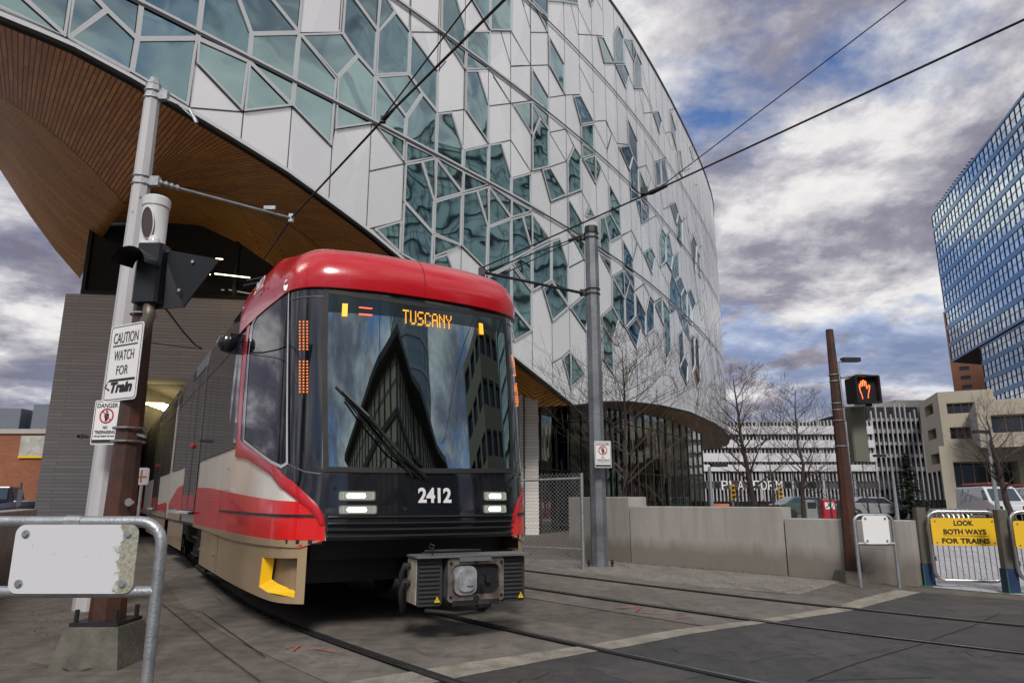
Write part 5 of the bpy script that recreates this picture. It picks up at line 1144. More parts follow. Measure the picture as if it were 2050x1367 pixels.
# --- chain link fence
fo = G(1168, 1139); fa = Vector((-.1, 13.1, 0)); fb = Vector((fo.x, fo.y, 0)); fence = at('chain_link_fence', 'galvanised chain link fence panel between the tram and the grey pole', 'fence', fb)
dfn = (fb - fa); Lf = dfn.length; dfn.normalize(); zf = Zat(1168, 950, fb.y)
t = WB(fence); t.tube([fb, fb + Vector((0, 0, zf + .03))], .032, 10); t.build('post', galv, fence)
t = WB(fence); t.tube([fa + Vector((0, 0, zf - .10)), fb + Vector((0, 0, zf - .06))], .02, 8); t.build('top_rail', galv, fence)
t = WB(fence); t.tube([fa + Vector((0, 0, .36)), fb + Vector((0, 0, .33))], .012, 6); t.build('tension_wire', galv, fence)
t = WB(fence); sp = .068; rw = .0028; n_ = Vector((-dfn.y, dfn.x, 0))
def q3(l, z): return fa + dfn * l + Vector((0, 0, z))
k = -zf
for sgn in (1, -1):
    c = -zf if sgn > 0 else 0
    c = -zf
    while c < Lf:
        l0, l1 = max(0, c), min(Lf, c + zf)
        if l1 - l0 > .02:
            z0 = (l0 - c) if sgn > 0 else zf - (l0 - c); z1 = (l1 - c) if sgn > 0 else zf - (l1 - c)
            t.tube([q3(l0, z0 + .03), q3(l1, z1 + .03)], rw, 3, cap=False)
        c += sp
t.build('mesh_wires', galv, fence)
# --- swing gates with yellow signs
steelp = mat('olive_grey_post', (.13, .125, .105), .5, .3, .25, 8); bluew = mat('blue_wrap', (.01, .03, .09), .6, 0, .3)
gates = []
def gate_post(px_, py_, label, ytop=1015):
    p = G(px_, py_); o = at('gate_post', label, 'post', p, 'olive grey gate posts'); z = Zat(px_ - 12, ytop, p.y)
    t = WB(o); t.bbox((p.x - .065, p.y - .06, .25), (p.x + .065, p.y + .06, z), .012); t.build('shaft', steelp, o)
    t = WB(o); t.bbox((p.x - .08, p.y - .07, 0), (p.x + .08, p.y + .07, .30), .012); t.build('blue_foot_cover', bluew, o)
    t = WB(o); t.box((p.x - .13, p.y - .075, 0), (p.x + .13, p.y + .1, .012)); t.box((p.x - .085, p.y - .085, .0), (p.x - .075, p.y - .07, .28)); t.build('foot_plate', mat('green_smeared_steel', (.03, .14, .06), .6), o)
    t = WB(o); t.cbox((p.x + .10, p.y, .36), (.1, .05, .06)); t.cbox((p.x + .10, p.y, z - .15), (.09, .04, .05)); t.build('hinges', darkmetal, o); return p
p1 = gate_post(1858, 1172, 'olive grey gate post at the end of the low concrete wall'); p2 = gate_post(2026, 1187, 'olive grey gate post with blue foot between the two yellow signs', 1020)
def gate(pa, pb, px0, px1, label, F_, sl):
    o = empty('swing_gate', label, 'gate', ((pa[0] + pb[0]) / 2, F_, 0), 0); ga, gb = be(px0, 1100)[0] * F_, be(px1, 1100)[0] * F_
    zt_, zb_ = Zat(1930, 1024, F_), Zat(1930, 1162, F_); w_, h_ = gb - ga, zt_ - zb_; t = MB(Winv(o) @ Mv(((ga + gb) / 2, F_, (zt_ + zb_) / 2), sl))
    P = rrect(w_, h_, .12, 6); t.tube([(x, y, 0) for x, y in P], .026, 10, closed=True); t.build('gate_frame', steel, o, 'auto')
    t = MB(Winv(o) @ Mv(((ga + gb) / 2, F_, (zt_ + zb_) / 2), sl))
    for k in range(11): x = -w_ / 2 + w_ * (k + 1) / 12; t.tube([(x, -h_ / 2, 0), (x, h_ / 2, 0)], .006, 6)
    t.build('gate_bars', steel, o); return ga, gb, zt_, zb_
ga, gb, zt_, zb_ = gate(p1, p2, 1872, 1996, 'stainless swing gate with upright bars behind the full yellow sign', 9.95, R(-12))
gate(p2, p2 + Vector((1, 0, 0)), 2040, 2170, 'stainless swing gate cut off by the right edge of the picture', 9.2, R(-12))
def look(label, c, a, k=1):
    W_, H_ = .80 * k, .36 * k; o = sign('warning_sign', label, 'sign', c, a, W_, H_, yellow_sign, None, rad=.03)
    stext(o, a, 'LOOK', 0, .115 * k, .24 * k, .07 * k, bold=.035); stext(o, a, 'BOTH WAYS', 0, .0, .52 * k, .07 * k, bold=.035); stext(o, a, 'FOR TRAINS', 0, -.118 * k, .58 * k, .07 * k, bold=.035)
    t = MB(Mv((0, 0, 0), a)); t.box((-.27 * k, -.055 * k, .001), (.29 * k, -.050 * k, .002)); t.build('underline', sign_black, o)
    t = MB(Mv((0, 0, 0), a))
    for x in (-.35, .35):
        for y in (-.14, .14): t.tube([(x * k, y * k, 0), (x * k, y * k, .006)], .012 * k, 8)
    t.build('rivets', steel, o)
look('yellow look both ways for trains sign fixed to the fully visible gate', D(1931, 1064, 9.84), R(-12), 1.0)
look('yellow sign on the gate cut off by the right edge', D(2098, 1070, 9.05), R(-12), .92)
# debris and leaves on the verge
rd = random.Random(11); t = MB()
for k in range(900):
    x = rd.uniform(60, 330) if k % 2 else rd.uniform(1180, 1780)
    y = rd.uniform(1215, 1300) if k % 2 else 1128 + (x - 1180) * .075 + rd.uniform(8, 30)
    p = G(x, y); r_ = rd.uniform(.004, .011); a = rd.uniform(0, 6); t.poly([(p.x + r_ * math.cos(a + q), p.y + r_ * math.sin(a + q) * .8, .014 + rd.uniform(0, .012)) for q in (0, 2.1, 4.2)])
tag(t.build('grit', mat('dark_grit', (.035, .028, .022), .9)), 'dark grit and leaf fragments scattered over the worn concrete', 'grit', None, 'stuff')

# small extras by the portal
wc = D(165, 873, 22.9); o = empty('wall_camera', 'small white round camera on the board marked concrete wall at left', 'camera', wc)
t = MB(); t.tube([(0, .3, 0), (0, 0, 0)], .05, 8); t.build('bracket', galv, o); t = MB(); t.tube([(0, 0, 0), (.0, -.2, -.02)], .085, 14); t.build('housing', wht, o); t = MB(); t.tube([(.0, -.2, -.02), (.0, -.215, -.02)], .055, 12); t.build('lens', black, o)

# weeds and dirt along the foot of the low wall
rw_ = random.Random(8); t = MB()
for k in range(420):
    f = rw_.random(); a, b = G(1230, 1124.5), G(1836, 1175); p = a.lerp(b, f); p.x += rw_.uniform(-.02, .06); p.y -= rw_.uniform(.01, .10); h_ = rw_.uniform(.01, .05) * (1 if rw_.random() < .25 else .4); q = rw_.uniform(0, 6)
    t.poly([(p.x, p.y, 0), (p.x + .02 * math.cos(q), p.y + .02 * math.sin(q), 0), (p.x + .02 * math.cos(q + 1), p.y + .01, h_)])
tag(t.build('dry_weeds', mat('dry_weed', (.09, .075, .045), .9)), 'dry weeds and dirt along the foot of the low concrete wall', 'weeds', None, 'stuff')
# ================================================================== BACKGROUND
glw = mat('dark_window_glass', (.05, .065, .08), .06, .6, 0)
# --- car park with white fins
pk = empty('parking_garage', 'multi storey car park screened with thin white upright fins and a lettered sign band', 'building', (30, 92, 0))
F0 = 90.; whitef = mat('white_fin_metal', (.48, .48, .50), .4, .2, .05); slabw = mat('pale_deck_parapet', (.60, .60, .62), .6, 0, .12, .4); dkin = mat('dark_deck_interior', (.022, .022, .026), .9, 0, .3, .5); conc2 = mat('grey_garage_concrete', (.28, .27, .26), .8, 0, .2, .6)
X = lambda x, y, F: be(x, y)[0] * F
xa, xb, xc = X(1395, 900, F0), X(1752, 900, F0), X(1862, 900, F0)
zlev = [Zat(1550, y, F0) for y in (1000, 961, 931, 904, 877, 851, 838)]
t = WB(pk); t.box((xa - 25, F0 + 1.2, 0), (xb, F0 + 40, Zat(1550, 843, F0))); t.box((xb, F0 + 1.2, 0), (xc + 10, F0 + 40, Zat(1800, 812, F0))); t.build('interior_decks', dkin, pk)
for (y0, y1) in ((853, 869), (881, 896), (907, 924), (930, 943)):
    t = WB(pk); t.box((xa - 25, F0 - .25, Zat(1550, y1, F0)), (xb - .1, F0 + .05, Zat(1550, y0, F0))); t.build('deck_parapet', slabw, pk)
for y0, y1 in ((836, 842), (858, 866), (884, 890), (908, 915), (934, 942)):
    t = WB(pk); t.box((xb, F0 + .5, Zat(1800, y1, F0)), (xc + 9.9, F0 + 1.1, Zat(1800, y0, F0))); t.build('deck_edge', conc2, pk)
t = WB(pk); t.box((xb + 1, F0 + 2, Zat(1800, 820, F0)), (xc + 3, F0 + 12, Zat(1800, 800, F0))); t.box((xb + 5, F0 + 3, Zat(1800, 800, F0)), (xb + 9, F0 + 9, Zat(1800, 794, F0))); t.build('stair_tower', conc2, pk)
rf = random.Random(3)
def fins(name, yt, yb, x0, x1, sp_, w_=.13, jit=0.):
    t = WB(pk); x = x0
    while x < x1:
        k = rf.uniform(-jit, jit); t.box((x, F0 + .1, Zat(1550, yb, F0)), (x + w_, F0 + .32, Zat(1550, yt + k, F0))); x += sp_
    o = t.build(name, whitef, pk); o['kind'] = 'stuff'
for yt, yb in ((841, 855), (868, 882), (895, 908), (922, 932), (941, 963), (978, 1003)): fins('upright_fins', yt, yb, xa - 25, xb, .46, .16, .8)
fins('upright_fins', 815, 1000, xb, xc + 8, .62, .15, 16); fins('tall_posts', 822, 1000, xa, xb, 3.9, .22, 6)
t = WB(pk); t.box((xa - 25, F0 + .35, Zat(1550, 978, F0)), (xb + 2, F0 + .9, Zat(1550, 962, F0))); t.build('sign_band', mat('dark_sign_band', (.07, .07, .075), .6), pk)  # dark band behind the white letters
t = WB(pk)
for a, b in ((1402, 1415), (1432, 1442), (1573, 1590), (1598, 1612), (1620, 1636)): t.box((X(a, 970, F0), F0 + .28, Zat(1500, 976, F0)), (X(b, 970, F0), F0 + .36, Zat(1500, 966, F0)))
t.build('band_windows', glw, pk)
letm = mat('white_sign_letter', (.8, .8, .8), .5)
for i, ch in enumerate('PLATFORM'):
    xx = (1451, 1467, 1483, 1499, 1514, 1529, 1544, 1560)[i]; c = D(xx, 971, F0 + .05)
    text(ch, Mv(c, 0), .80, 1.15, letm, pk, .0, 'sign_letter')
# --- blue glass tower
def winbox(o, P, z0, z1, nb, nf, mg, ms, mm, fl=.34, off=.12):
    """P: list of plan corners (open polyline, outside on the right-hand side walking along it)"""
    tg, ts, tm = WB(o), WB(o), WB(o); h_ = (z1 - z0) / nf
    for a, b in zip(P[:-1], P[1:]):
        a, b = Vector(a), Vector(b); d = (b - a); L0 = d.length; d.normalize(); n_ = Vector((d.y, -d.x))
        q = lambda l, z, o_: (a.x + d.x * l + n_.x * o_, a.y + d.y * l + n_.y * o_, z)
        tg.poly([q(0, z0, 0), q(L0, z0, 0), q(L0, z1, 0), q(0, z1, 0)])
        for k in range(nf + 1):
            za, zb2 = z0 + k * h_ - h_ * fl / 2, z0 + k * h_ + h_ * fl / 2; za, zb2 = max(za, z0), min(zb2, z1)
            ts.faces([q(0, za, 0), q(L0, za, 0), q(L0, zb2, 0), q(0, zb2, 0), q(0, za, off), q(L0, za, off), q(L0, zb2, off), q(0, zb2, off)], [(4, 5, 6, 7), (0, 1, 5, 4), (7, 6, 2, 3), (1, 2, 6, 5), (0, 4, 7, 3)])
        n = max(1, int(L0 / nb))
        for k in range(n + 1):
            l = L0 * k / n; w_ = .07
            tm.faces([q(l - w_, z0, 0), q(l + w_, z0, 0), q(l + w_, z1, 0), q(l - w_, z1, 0), q(l - w_, z0, off * .8), q(l + w_, z0, off * .8), q(l + w_, z1, off * .8), q(l - w_, z1, off * .8)], [(4, 5, 6, 7), (0, 4, 7, 3), (1, 2, 6, 5)])
        for k in range(nf):
            z = z0 + (k + .52) * h_; tm.faces([q(0, z - .05, off * .5), q(L0, z - .05, off * .5), q(L0, z + .05, off * .5), q(0, z + .05, off * .5)], [(0, 1, 2, 3)])
    return tg.build('glazing', mg, o), ts.build('spandrel_bands', ms, o), tm.build('mullions', mm, o)
bt_ = empty('office_tower', 'tall blue mirrored glass office tower overhanging at its lower corner', 'building', (89, 140, 0))
bgl = mat('blue_mirror_glass', (.42, .58, .72), .04, 1, 0); g = NT(bgl); 
cellv = g.n('ShaderNodeTexVoronoi', {0: g.tc.outputs['Object'], 'Scale': .35}, feature='F1').outputs['Color']
g.out(base=g.mix(g.ramp(cellv, [(.3, 0), (.7, 1)]), (.58, .72, .80), (.74, .84, .88)), normal=g.bump(g.noise(g.tc.outputs['Object'], .35, 2), .2, .3))
bsp = mat('deep_blue_spandrel', (.07, .20, .36), .12, .5, .1, .3); bmu = mat('navy_mullion', (.015, .03, .055), .4, .3, 0)
FT = 140.; c1 = D(1865, 430, FT); zr = c1.z; e2 = be(2050, 185); F2_ = (zr - CH) / e2[1]; c2 = Vector((e2[0] * F2_, F2_)); c1 = Vector((c1.x, c1.y)); dd_ = (c2 - c1).normalized()
zu = Zat(1911, 725, FT); zlow = Zat(1975, 785, FT); nfl = 9
c3 = c1 + dd_ * 95; bk = c1 + Vector((60, 20))
winbox(bt_, [bk, c1, c3], zu, zr, 1.9, nfl, bgl, bsp, bmu, .26)
bx = be(1964, 730)[0]; l_ = (bx * c1.y - c1.x) / (dd_.x - bx * dd_.y); cm_ = c1 + dd_ * l_ + Vector((.4, .1))
winbox(bt_, [cm_ + Vector((50, 14)), cm_, cm_ + dd_ * 70], zlow - 12, zu - .05, 1.9, 6, bgl, bsp, bmu, .26)
t = WB(bt_); t.poly([(c1.x, c1.y, zu), (c3.x, c3.y, zu), (c3.x + 50, c3.y + 14, zu), (bk.x, bk.y, zu)]); t.poly([(c1.x, c1.y, zr), (c3.x, c3.y, zr), (c3.x + 50, c3.y + 14, zr), (bk.x, bk.y, zr)]); t.build('underside_and_roof', bmu, bt_)
t = WB(bt_)
for k in range(17):
    p = c1 + dd_ * (3 + k * 1.35) + Vector((.8, .2)); 
    t.tube([(p.x, p.y, zr), (p.x, p.y, zr + .6), (p.x - .4, p.y - .1, zr + .8)], .04, 4); t.cbox((p.x - .4, p.y, zr + .8), (.4, .3, .12))
t.build('roof_lamps_row', darkmetal, bt_)
# --- brick apartment slab
bk_m = mat('red_brown_brick', (.20, .085, .05), .85, 0, .15, .6)
def punched(o, P, z0, z1, nw, nf, mw, mg_, ww=.5, wh=.5, dep=.25):
    tw, tgl = WB(o), WB(o); h_ = (z1 - z0) / nf
    for a, b in zip(P[:-1], P[1:]):
        a, b = Vector(a), Vector(b); d = b - a; L0 = d.length; d.normalize(); n_ = Vector((d.y, -d.x)); n = max(1, round(L0 / nw)); s_ = L0 / n
        q = lambda l, z, o_: (a.x + d.x * l + n_.x * o_, a.y + d.y * l + n_.y * o_, z)
        for i in range(n):
            for k in range(nf):
                l0, l1, za, zb2 = i * s_, (i + 1) * s_, z0 + k * h_, z0 + (k + 1) * h_; m0, m1 = l0 + s_ * (1 - ww) / 2, l1 - s_ * (1 - ww) / 2; y0, y1 = za + h_ * (1 - wh) / 2, zb2 - h_ * (1 - wh) / 2
                V = [q(l0, za, 0), q(l1, za, 0), q(l1, zb2, 0), q(l0, zb2, 0), q(m0, y0, 0), q(m1, y0, 0), q(m1, y1, 0), q(m0, y1, 0), q(m0, y0, -dep), q(m1, y0, -dep), q(m1, y1, -dep), q(m0, y1, -dep)]
                tw.faces(V, [(0, 1, 5, 4), (1, 2, 6, 5), (2, 3, 7, 6), (3, 0, 4, 7), (4, 5, 9, 8), (5, 6, 10, 9), (6, 7, 11, 10), (7, 4, 8, 11)]); tgl.faces(V[8:], [(0, 1, 2, 3)])
    return tw.build('wall', mw, o), tgl.build('windows', mg_, o)
bb = empty('apartment_block', 'reddish brown brick apartment slab standing behind the blue glass tower', 'building', (110, 190, 0))
FB = 185.; pA = D(1888, 625, FB); punched(bb, [(pA.x * 1.25 + 3, pA.y * 1.25), (pA.x, pA.y), (pA.x + 4.5, pA.y - 4), (pA.x + 60, pA.y + 4)], 0, pA.z, 4.2, 21, bk_m, glw, .38, .42)
t = WB(bb); t.poly([(pA.x * 1.25 + 3, pA.y * 1.25, pA.z), (pA.x, pA.y, pA.z), (pA.x + 4.5, pA.y - 4, pA.z), (pA.x + 60, pA.y + 4, pA.z)]); t.build('roof', darkmetal, bb)
# --- beige concrete office, two stepped wings
bei = mat('beige_precast', (.37, .335, .265), .8, 0, .12, .35, .2, 20)
bo = empty('office_building', 'beige precast concrete office with deep windows and a colonnade', 'building', (45, 60, 0))
FO = 66.; k1 = D(1876, 785, FO); zt1 = k1.z
k1 = Vector((k1.x, k1.y)); kl = Vector((X(1838, 800, 74), 74.)); kr = Vector((X(1990, 800, 64), 64.))
winl = dict(mw=bei, mg_=glw)
punched(bo, [kl, k1], zt1 * .36, zt1, 9, 3, bei, glw, .42, .42, .5)
def wing(P0, P1, z0, z1, bays, zs, depth=1.2, frac=.80, cut=None):
    """facade with one long deep opening per bay and storey; zs = list of (z_lo, z_hi)"""
    a, b = Vector(P0), Vector(P1); d = b - a; L0 = d.length; d.normalize(); n_ = Vector((d.y, -d.x)); s_ = L0 / bays
    q = lambda l, z, o_: (a.x + d.x * l + n_.x * o_, a.y + d.y * l + n_.y * o_, z)
    tw, tg_ = WB(bo), WB(bo); lv = [z0] + [v for p in zs for v in p] + [z1]
    for i in range(0, len(lv), 2): tw.poly([q(0, lv[i], 0), q(L0, lv[i], 0), q(L0, lv[i + 1], 0), q(0, lv[i + 1], 0)])
    for lo, hi in zs:
        for i in range(bays):
            m0, m1 = i * s_ + s_ * (1 - frac) / 2, (i + 1) * s_ - s_ * (1 - frac) / 2
            tw.poly([q(i * s_, lo, 0), q(m0, lo, 0), q(m0, hi, 0), q(i * s_, hi, 0)]); tw.poly([q(m1, lo, 0), q((i + 1) * s_, lo, 0), q((i + 1) * s_, hi, 0), q(m1, hi, 0)])
            V = [q(m0, lo, 0), q(m1, lo, 0), q(m1, hi, 0), q(m0, hi, 0), q(m0, lo + .5 * (hi - lo) * (lo > 2) * .3, -depth), q(m1, lo + .15 * (hi - lo) * (lo > 2), -depth), q(m1, hi, -depth), q(m0, hi, -depth)]
            tw.faces(V, [(0, 1, 5, 4), (1, 2, 6, 5), (2, 3, 7, 6), (3, 0, 4, 7)]); tq = WB(bo); tq.faces(V[4:], [(0, 1, 2, 3)]); tq.build('window_strip', glw, bo)
            m = 5
            for k in range(1, m): l = m0 + (m1 - m0) * k / m; tw.faces([q(l - .05, lo, -depth + .01), q(l + .05, lo, -depth + .01), q(l + .05, hi, -depth + .15), q(l - .05, hi, -depth + .15)], [(0, 1, 2, 3)])
    tw.build('wall', bei, bo)
z_ = lambda y, F=FO: Zat(1930, y, F)
wing(k1, kr, z_(893), zt1, 1, [(z_(880), z_(856)), (z_(829), z_(808))], 1.3, .72)
t = WB(bo); t.poly([(kl.x, kl.y, zt1), (k1.x, k1.y, zt1), (kr.x, kr.y, zt1), (kr.x + 10, kr.y + 30, zt1)]); t.build('roof', conc2, bo)
FW = 56.; j1_ = D(1951, 802, FW); ztw = j1_.z; j1_ = Vector((j1_.x, j1_.y)); j2_ = Vector((j1_.x + 24, j1_.y - 14)); jl = Vector((X(1880, 900, 60), 60.))
zw = lambda y: Zat(1990, y, FW - 2)
wing(j1_, j2_, zw(892), ztw, 4, [(zw(864), zw(826))], 1.6, .74)
t = WB(bo); t.poly([(j1_.x, j1_.y, ztw), (j2_.x, j2_.y, ztw), (j2_.x + 14, j2_.y + 30, ztw), (kr.x, kr.y, ztw)]); t.poly([(j1_.x, j1_.y, zw(892)), (kr.x + 1, kr.y + 6, zw(892)), (kr.x + 1, kr.y + 6, ztw), (j1_.x, j1_.y, ztw)]); t.build('wing_roof', conc2, bo)
wing(jl, jl + Vector((34, -16)), 0, Zat(1890, 893, 60), 6, [(.05, Zat(1890, 925, 60))], 3.2, .72)
t = WB(bo); t.poly([(jl.x, jl.y, Zat(1890, 893, 60)), (jl.x + 34, jl.y - 16, Zat(1890, 893, 60)), (jl.x + 44, jl.y + 14, Zat(1890, 893, 60)), (jl.x * 1.2 + 1, jl.y * 1.2, Zat(1890, 893, 60))]); t.poly([(jl.x, jl.y, 0), (kl.x + 1, kl.y - 2, 0), (kl.x + 1, kl.y - 2, Zat(1890, 893, 60)), (jl.x, jl.y, Zat(1890, 893, 60))]); t.build('terrace', bei, bo)
# --- vans
vanw = mat('white_van_paint', (.60, .62, .65), .25, 0, .04, 2, coat=.5); vgl = mat('van_glass', (.08, .10, .12), .05, .7, 0); ladr = mat('orange_red_ladder', (.50, .10, .06), .6)
def van(label, c, rz, ladder=True, sc2=1.):
    o = empty('van', label, 'van', (c.x, c.y, 0), rz, 'white work vans parked by the office')
    prof = [(-2.6, .42), (2.45, .42), (2.62, .62), (2.6, .95), (2.05, 1.15), (1.35, 1.98), (1.1, 2.08), (-2.5, 2.08), (-2.6, 1.9)]
    t = MB(); n = len(prof)
    for yy in (-.98, .98): pass
    V = [(x, y * (1 if z < 1.2 else .90), z) for y in (-.98, .98) for x, z in prof]
    t.faces(V, [tuple(range(n))[::-1], tuple(range(n, 2 * n))] + [(k, (k + 1) % n, n + (k + 1) % n, n + k) for k in range(n)]); t.build('body', vanw, o, False, .05)
    t = MB(); t.poly([(2.02, -.80, 1.20), (2.02, .80, 1.20), (1.42, .74, 1.93), (1.42, -.74, 1.93)]); 
    for s_ in (-1, 1): t.poly([(1.25, s_ * .965, 1.25), (1.85, s_ * .965, 1.25), (1.36, s_ * .915, 1.82), (1.0, s_ * .915, 1.85)])
    for v in range(len(t.v)): t.v[v] = (t.v[v][0] + .03, t.v[v][1] * 1.012, t.v[v][2] + .01)
    t.build('glazing', vgl, o)
    for x in (-1.65, 1.65):
        for s_ in (-1, 1): t = MB(Matrix.Translation((x, s_ * .88, .36)) @ Matrix.Rotation(R(90), 4, 'X')); t.lathe([(.001, -.1), (.2, -.1), (.36, -.09), (.36, .09), (.2, .1), (.001, .1)], 18); t.build('wheel', rubber, o, 'auto')
    t = MB()
    for s_ in (-1, 1): t.cbox((2.60, s_ * .72, .80), (.06, .34, .20))
    t.cbox((2.63, 0, .55), (.08, 1.8, .16)); t.build('front_lamps_and_bumper', darkmetal, o)
    t = MB()
    for x in (-2.0, -.4, 1.0): t.tube([(x, -.85, 2.08), (x, -.85, 2.2), (x, .85, 2.2), (x, .85, 2.08)], .025, 5)
    t.build('roof_rack', darkmetal, o)
    if ladder: t = MB(); [t.cbox((-.5, y, 2.28), (3.6, .05, .1)) for y in (-.5, -.15, .2, .5)]; t.build('ladder', ladr, o)
    t = MB()
    for k, (x, z, a) in enumerate(((-2.1, 1.2, .4), (-1.7, 1.45, .5), (-1.9, .95, .35), (-1.3, 1.1, .5), (-.9, 1.5, .4), (-.6, 1.15, .35), (-.2, 1.4, .3))):
        t.poly([(x, -.985, z), (x + .12, -.985, z + .04), (x + .30, -.985 + .0, z + .04 + a), (x + .2, -.985, z + a)])
    for v in range(len(t.v)): x, y, z = t.v[v]; t.v[v] = (x, y * (1.003 if z < 1.2 else .93), z)
    t.build('blue_flashes', mat('blue_flash_vinyl', (.05, .18, .38), .4), o); return o
vp = lambda x, F: Vector((X(x, 1000, F), F, 0))
van('white van with blue flashes and an orange ladder parked by the colonnade', vp(1982, 46), R(-99)); van('white van behind the flashed van, cut off by the right edge', vp(2085, 48), R(-97), True)
# --- bare trees
bark = mat('reddish_bare_bark', (.045, .030, .026), .9, 0, .3, 12); twigm = mat('twig_bark', (.060, .042, .038), .9, 0, 0)
def bare_tree(label, base, h_, r0, seed, spread=.55, depth=5, lean=(0, 0), group='bare trees behind the concrete wall', first=.28, nb=13, dens_=4):
    rd = random.Random(seed); o = empty('bare_tree', label, 'tree', (base[0], base[1], 0), 0, group); tt, tb = MB(), MB()
    def grow(p, d, L_, r, lv, mb):
        n = 4 if lv < 2 else 3; P = [p]; Rr = [r]; q = p.copy(); dd = d.copy()
        for k in range(n):
            dd = (dd + Vector((rd.gauss(0, .13), rd.gauss(0, .13), rd.gauss(.05, .08)))).normalized(); q = q + dd * L_ / n; P.append(q.copy()); Rr.append(max(.0028, r * (1 - .75 * (k + 1) / n)))
        mb.tube(P, Rr, 5 if lv < 2 else 3, cap=False)
        if lv >= depth: return
        m = dens_ if rd.random() < .5 else dens_ - 1
        for k in range(m):
            t_ = rd.uniform(.25, 1.0); i = min(int(t_ * n), n - 1); pp = P[i].lerp(P[i + 1], t_ * n - i) if t_ < 1 else P[-1]
            a = Vector((rd.gauss(0, 1), rd.gauss(0, 1), rd.gauss(.25, .5))).normalized(); nd_ = (dd * .62 + a * .62).normalized()
            grow(pp, nd_, L_ * rd.uniform(.48, .72), max(.003, Rr[i] * rd.uniform(.45, .62)), lv + 1, mb)
    P, Rr = [], []
    for k in range(9): f = k / 8; P.append(Vector((lean[0] * f + rd.gauss(0, .02) * h_ * .3, lean[1] * f + rd.gauss(0, .02) * h_ * .3, h_ * .93 * f))); Rr.append(r0 * (1 - .88 * f))
    tt.tube(P, Rr, 8); to = tt.build('trunk', bark, o, True)
    for k in range(nb):
        f = first + (1 - first) * (k + rd.random()) / nb * .98; i = min(int(f * 8), 7); pp = P[i].lerp(P[i + 1], f * 8 - i); a = rd.uniform(0, 6.28) + k * 2.4
        L_ = h_ * spread * (1.05 - f * .75) * rd.uniform(.7, 1.1); grow(pp, Vector((math.cos(a), math.sin(a), rd.uniform(.35, .95))).normalized(), L_, max(.006, Rr[i] * .5), 2, tb)
    o2 = tb.build('crown', twigm, o); return o
bare_tree('bare tree with a wide twiggy crown just right of the grey pole', (X(1246, 1000, 16.5), 16.5), Zat(1270, 672, 16.5), .07, 3, .52, 5, (.15, 0), nb=24)
bare_tree('bare dark trunked tree in front of the car park, left of the two', (X(1513, 1000, 24), 24), Zat(1490, 735, 24), .115, 8, .42, 5, (-.5, 0), nb=24)
bare_tree('slender forked bare tree between the dark trunked tree and the far brown post', (X(1608, 1030, 21), 21), Zat(1610, 760, 21), .075, 15, .42, 5, (.05, 0), nb=20)
bare_tree('bare spreading tree in front of the beige office at the right edge', (X(2026, 1040, 27), 27), Zat(1950, 815, 27), .14, 22, .62, 5, (-.4, 0), nb=13)
for i, (x, F, y, s_, lab) in enumerate(((1548, 30, 880, 31, 'small bare tree beneath the lettered sign band'), (1640, 34, 905, 32, 'thin bare sapling left of the far brown post'), (1662, 38, 900, 33, 'bushy bare sapling touching the far brown post'), (1735, 36, 885, 34, 'bare sapling just right of the far brown post'), (1760, 44, 900, 35, 'pale bare shrub left of the evergreen'), (1475, 40, 925, 36, 'low bare shrub near the library corner'))):
    bare_tree(lab, (X(x, 1000, F), F), Zat(x, y, F), .06, s_, .40, 4, (0, 0), nb=12, first=.15)
bare_tree('bushy bare tree behind the wall near the glazed library corner', (X(1330, 1000, 19), 19), Zat(1330, 860, 19), .05, 45, .55, 4, (0, 0), nb=13, first=.1)
# --- evergreen
def conifer(label, base, h_, seed):
    rd = random.Random(seed); o = empty('evergreen_tree', label, 'tree', (base[0], base[1], 0)); t = MB(); t.tube([(0, 0, 0), (0, 0, h_)], [.14, .02], 7); t.build('trunk', bark, o)
    t = MB()
    for k in range(26):
        z = h_ * (.12 + .86 * k / 25); Lr = (h_ - z) * .27 + .15
        for j in range(9):
            a = rd.uniform(0, 6.28); l = Lr * rd.uniform(.6, 1.15); d = Vector((math.cos(a), math.sin(a), rd.uniform(-.30, .05))); 
            for m in range(16):
                f = (m + 1) / 16; c = Vector((0, 0, z)) + d * l * f; s2 = .22 * (1.1 - f * .6); n_ = Vector((-d.y, d.x, 0))
                for sg in (-1, 1): q = c + n_ * sg * s2 + d * s2 * .5 + Vector((0, 0, rd.uniform(-.08, .03))); t.poly([c, c + d * .10, q])
    t.build('crown', mat('dark_spruce_needles', (.022, .042, .020), .8, 0, .4, 3), o)
conifer('dark green spruce in front of the right end of the car park', (X(1822, 1000, 48), 48), Zat(1815, 905, 48), 5)
